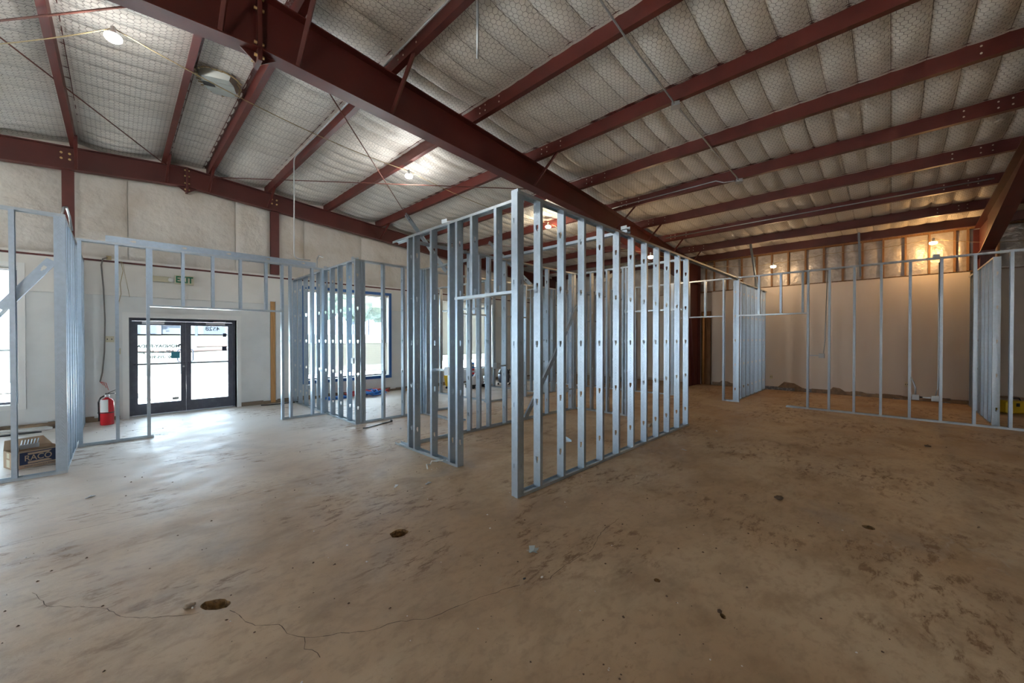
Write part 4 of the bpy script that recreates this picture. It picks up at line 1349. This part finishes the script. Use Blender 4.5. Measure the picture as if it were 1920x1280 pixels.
# boards and rubble along the wall behind the left room
boards = [(-3.0, 10.45, 2.2, .14, .03, .05, 'card'), (-2.2, 10.55, 1.7, .16, .04, .02, 'tan'), (-1.7, 10.4, 1.0, .12, .03, -.12, 'chalk'), (-1.25, 10.5, .9, .15, .05, .06, 'dry_left'), (-1.6, 10.25, 1.4, .09, .02, .03, 'black'), (-.95, 10.62, .7, .1, .09, .02, 'tan'), (-2.6, 10.2, 1.0, .07, .03, .2, 'wood')]
bl_lab = ['long tan board on the floor under the left window', 'brown plank leaning in the scrap pile by the left wall', 'white gypsum strip on the scrap pile under the left window', 'pale drywall offcut in the scrap pile by the left wall', 'black strip lying before the scrap pile', 'torn brown paper scrap at the foot of the left wall', 'short brown stick at the left end of the scrap pile']
for (x, y, l, w_, h_, a, m), lb in zip(boards, bl_lab):
    mb = MB(); mb.add([(-l / 2, -w_ / 2, 0), (l / 2, -w_ / 2, 0), (l / 2 - .08, w_ / 2, 0), (-l / 2 + .04, w_ / 2, 0), (-l / 2, -w_ / 2, h_), (l / 2, -w_ / 2, h_ * .8), (l / 2 - .08, w_ / 2, h_), (-l / 2 + .04, w_ / 2, h_ * 1.1)], [(0, 1, 2, 3), (4, 7, 6, 5), (0, 4, 5, 1), (1, 5, 6, 2), (2, 6, 7, 3), (3, 7, 4, 0)])
    o = mb.build('scrap_board', M[m], None, (x, y, .002)); o.rotation_euler = (0, 0, a); tag(o, lb, 'scrap')

# ------------------------------------------------------------------ heap of red and blue tubing
rr = random.Random(8)
for nm, m, cx, cy, lab in (('tube_heap', 'redtube', 4.9, 10.40, 'tangle of red plastic tube on the floor below the blue window'), ('tube_heap', 'bluetube', 4.55, 10.25, 'tangle of blue plastic tube on the floor below the blue window')):
    mb = MB()
    for k in range(7):
        pts = []
        ox, oy = rr.uniform(-.5, .5), rr.uniform(-.15, .15)
        for i in range(14):
            a = i * .55 + k
            pts.append((ox + rr.uniform(.18, .3) * math.cos(a), oy + rr.uniform(.1, .18) * math.sin(a), .02 + .10 * abs(math.sin(i * .7 + k)) + .02 * (k % 3)))
        mb.tube(pts, .016, 6)
    tag(mb.build(nm, M[m], None, (cx, cy, 0), smooth=True), lab, 'tubing')
mb = MB(); mb.box(-.25, .25, -.12, .12, 0, .07); tag(mb.build('folded_sheet', M['bluetube'], None, (4.0, 10.35, 0), bevel=.02), 'blue folded plastic sheet left of the tubing', 'sheet')
mb = MB(); mb.box(-.2, .2, -.06, .06, 0, .06); tag(mb.build('pine_block', M['newwood'], None, (6.2, 10.5, 0), bevel=.01), 'short pine block at the wall foot right of the blue window', 'block')

# ------------------------------------------------------------------ items before the blinded window
t = thing('mop_bucket', 'yellow mop bucket on castors before the blinded window', 'bucket', (7.45, 9.95, 0), .4)
mb = MB(); mb.add([(-.19, -.14, .07), (.19, -.14, .07), (.19, .14, .07), (-.19, .14, .07), (-.25, -.18, .42), (.25, -.18, .42), (.25, .18, .42), (-.25, .18, .42)], [(0, 1, 2, 3), (0, 4, 5, 1), (1, 5, 6, 2), (2, 6, 7, 3), (3, 7, 4, 0), (4, 5, 6, 7)]); mb.build('tub', M['yellow'], t, bevel=.02)
for sx in (-1, 1):
    for sy in (-1, 1):
        mb = MB(); mb.lathe([(.035, -.015), (.035, .015)], (sx * .16, sy * .12, .035), 12, axis='y'); mb.build('castor', M['black'], t)
dbox('wringer', mat('grey_wringer', (.35, .37, .40), .5), [(-.10, .12, -.15, .15, .40, .60)], t, .02)
mb = MB(); mb.tube([(0, 0, .55), (.02, .02, 1.25)], .014, 8); mb.build('handle', M['redtube'], t)
for k, (m, z) in enumerate((('redtube', 0), ('bluetube', .2), ('redtube', .4), ('bluetube', .6))):
    t = thing('paint_can', ['red bottom can of the stack before the blinded window', 'blue second can of the stack before the blinded window', 'red third can of the stack before the blinded window', 'blue top can of the stack before the blinded window'][k], 'can', (8.15, 9.85, .0 + z), 0)
    mb = MB(); mb.lathe([(.09, .002), (.095, .006), (.095, .185), (.09, .195)], (0, 0, 0), 20); bd = mb.build('body', M[m], t, smooth=True)
    mb = MB(); mb.lathe([(.088, .192), (.092, .198), (.08, .198)], (0, 0, 0), 20); mb.build('lid', M['white'], t)
    mb = MB(); mb.lathe([(.0965, .07), (.0965, .13)], (0, 0, 0), 20); mb.build('label_band', M['white'], bd, smooth=True)
def lump(name, label, cat, x, y, sx, sy, sz, m, seed, z=0):
    bm = bmesh.new(); bmesh.ops.create_icosphere(bm, subdivisions=3, radius=1)
    rr = random.Random(seed); ph = [rr.uniform(0, 6) for _ in range(6)]
    for v in bm.verts:
        p = v.co; n_ = 1 + .16 * math.sin(p.x * 4 + ph[0]) * math.cos(p.y * 5 + ph[1]) + .10 * math.sin(p.z * 9 + ph[2] + p.x * 6)
        v.co = Vector((p.x * sx * n_, p.y * sy * n_, max(0, (p.z * .5 + .48)) * sz * n_))
    me = bpy.data.meshes.new(name); bm.to_mesh(me); bm.free(); me.materials.append(M[m])
    me.polygons.foreach_set('use_smooth', [True] * len(me.polygons))
    return tag(link(name, me, None, (x, y, z)), label, cat)
lump('plastic_bag', 'crumpled white bag beside the stack of cans', 'bag', 7.98, 9.45, .26, .2, .40, 'bag', 1)
lump('plastic_bag', 'white bag with red print between cans and vacuum', 'bag', 8.98, 9.9, .22, .2, .34, 'bag', 2)
t = thing('shop_vacuum', 'black and grey shop vacuum seen past the inner partition', 'vacuum', (9.25, 9.45, 0), .2)
mb = MB(); mb.lathe([(.17, .08), (.19, .12), (.2, .34), (.17, .38)], (0, 0, 0), 20); mb.build('drum', M['bronze'], t, smooth=True)
mb = MB(); mb.lathe([(.19, .38), (.2, .42), (.15, .52), (.05, .56)], (0, 0, 0), 20); mb.build('motor_head', M['black'], t, smooth=True)
mb = MB(); mb.tube([(.12, -.1, .45), (.3, -.15, .6), (.34, -.1, .35), (.25, -.2, .12), (-.1, -.26, .04)], .025, 8); mb.build('hose', M['black'], t, smooth=True)
for a in range(4):
    mb = MB(); mb.lathe([(.035, -.015), (.035, .015)], (.19 * math.cos(a * PI / 2 + .7), .19 * math.sin(a * PI / 2 + .7), .036), 10, axis='y'); mb.build('castor', M['black'], t)
mb = MB(); mb.box(-.35, .35, -.2, .2, .10, .13); mb.box(-.33, -.25, -.2, .2, .03, .10); mb.box(.25, .33, -.2, .2, .03, .10); mb.tube([(-.3, -.19, .04), (-.3, .19, .04)], .04, 10); mb.tube([(.3, -.19, .04), (.3, .19, .04)], .04, 10)
tag(mb.build('dolly', M['black'], None, (8.1, 9.5, 0)), 'low black dolly under the bags before the blinded window', 'dolly')
M['dolly'] = None

# yellow tool case at far right
t = thing('tool_case', 'yellow and black tool case on the floor at the far right edge', 'case', (13.3, -1.88, 0), -.9)
dbox('shell', M['yellow'], [(-.26, .26, -.12, .12, 0, .26)], t, .03)
dbox('end_cap', M['black'], [(.26, .36, -.11, .11, .01, .24)], t, .015)
dbox('latch', M['black'], [(-.10, -.04, -.13, -.12, .15, .22), (.05, .11, -.13, -.12, .15, .22)], t)
mb = MB(); mb.tube([(-.1, 0, .26), (-.08, 0, .31), (.08, 0, .31), (.1, 0, .26)], .012, 8); mb.build('handle', M['black'], t)
mb = MB(); mb.box(-.35, .35, -.2, .2, 0, .012); o = mb.build('cardboard_sheet', M['card'], None, (13.75, -1.95, .262)); o.rotation_euler = (0, .0, .5); tag(o, 'brown cardboard lying on the yellow tool case', 'cardboard')

# ------------------------------------------------------------------ small litter on the slab
t = thing('pry_bar', 'black pry bar lying on the floor left of the near room', 'tool', (3.04, 6.58, .012), .31)
mb = MB(); mb.beam((0, 0, 0), (.62, 0, 0), .022, .014); mb.beam((0, 0, 0), (-.03, .03, .0), .022, .014); mb.build('shank', M['black'], t)
mb = MB(); mb.beam((.60, -.03, .01), (.66, .04, .02), .035, .03); mb.build('claw', M['black'], t)
mb = MB(); rr = random.Random(12)
for k in range(7):
    a = rr.uniform(0, 6.28); c = Vector((rr.uniform(-.025, .025), rr.uniform(-.02, .02), .012 + .004 * k))
    d1 = Vector((math.cos(a), math.sin(a), rr.uniform(-.3, .5))) * rr.uniform(.02, .04); d2 = Vector((-math.sin(a), math.cos(a), rr.uniform(-.4, .4))) * rr.uniform(.012, .022)
    q_ = [c - d1 - d2, c + d1 - d2 * .3, c + d1 * .7 + d2, c - d1 * .6 + d2 * 1.2]
    q_ = [Vector((v.x, v.y, max(.002, v.z))) for v in q_]
    mb.add(q_ + [v + Vector((0, 0, .0015)) for v in q_], [(0, 1, 2, 3), (7, 6, 5, 4), (0, 4, 5, 1), (1, 5, 6, 2), (2, 6, 7, 3), (3, 7, 4, 0)])
tag(mb.build('crumpled_scrap', M['fixture'], None, (2.124, 1.887, 0)), 'crumpled grey metal scrap in the middle of the foreground floor', 'scrap')
mb = MB(); mb.tube([(0, 0, .004), (.06, .05, .03), (.13, .02, .02), (.2, .08, .01)], .008, 6); mb.tube([(.1, .06, .02), (.16, -.02, .03), (.25, .02, .01)], .008, 6); mb.tube([(-.1, -.1, .006), (-.06, -.02, .03), (0, 0, .01)], .008, 6)
tag(mb.build('wire_offcut', M['white'], None, (2.72, 4.10, 0), smooth=True), 'white cable offcuts on the floor outside the short wall', 'cable')
tk = track_mesh(.28)
for (x, y, rz, lab) in ((4.80, 3.50, 1.0, 'track offcut on the floor inside the near room'), (6.60, 3.10, .3, 'white track offcut near the end of the near long wall, inside'), (4.50, 6.2, -1.5, 'bright track offcut on the floor beyond the doorway'), (4.57, 6.10, -1.3, 'second bright track offcut beyond the doorway')):
    o = link('track_offcut', tk, None, (x, y, .003), rz); tag(o, lab, 'metal offcut')
for k, (x, y, rz) in enumerate([(-.23, 5.68, .3), (2.33, 3.59, 0), (2.05, 3.75, .5), (7.1, 2.1, .2), (3.45, 6.1, .8), (5.6, 2.05, 1.2)]):
    mb = MB(); mb.beam((0, 0, .004), (.07, .01, .006), .022, .004); mb.beam((.02, .0, .008), (.05, .02, .014), .016, .002)
    o = mb.build('metal_chip', M['alu'], None, (x, y, 0)); o.rotation_euler.z = rz
    tag(o, ['small bright metal chip on the floor before the left stud wall', 'flat bright chip on the floor left of the tall corner post', 'smaller bright chip further left of the tall corner post', 'pale chip on the floor right of the near long wall', 'bright chip on the floor before the pry bar', 'pale chip on the floor beside the middle of the near long wall'][k], 'scrap')
# dirt crumbs and pebbles
rr = random.Random(21)
for nm, m, cnt in (('dirt_crumbs', 'grit', 420), ('gypsum_crumbs', 'chalk', 150)):
    mb = MB()
    for k in range(cnt):
        a = rr.uniform(-.25, 1.85); dist = 1.2 + 11 * rr.random() ** 1.4
        x, y = dist * math.cos(a), dist * math.sin(a)
        if x > 14 or y > 10.6: continue
        s = rr.uniform(.003, .0085) * (1 + dist * .06)
        vs = [(x + s * rr.uniform(.6, 1.2) * math.cos(q), y + s * rr.uniform(.6, 1.2) * math.sin(q), .0005) for q in (0, 1.26, 2.5, 3.8, 5.0)] + [(x + rr.uniform(-s, s) * .3, y + rr.uniform(-s, s) * .3, s * .8)]
        mb.add(vs, [(i, (i + 1) % 5, 5) for i in range(5)])
    tag(mb.build(nm, M[m], recalc=False), 'scattered ' + ('brown dirt crumbs' if m == 'grit' else 'white gypsum crumbs') + ' over the concrete floor', 'debris', kind='stuff')
for k, (x, y, s, m) in enumerate([(4.56, .783, .05, 'grit'), (8.27, -.39, .05, 'grit'), (2.43, .70, .018, 'grit'), (.29, 2.95, .03, 'tan'), (1.867, 1.715, .012, 'black'), (1.96, 1.643, .012, 'chalk')]):
    lump('dirt_clod', ['dark dirt clod on the floor right of the near long wall', 'dark leafy clod on the floor at the far right', 'dark clod in the right foreground', 'broken concrete chip beside the oval hole', 'small black nub on the floor crack', 'small white nub near the floor crack'][k], 'debris', x, y, s, s * .7, s * .5, m, 30 + k)
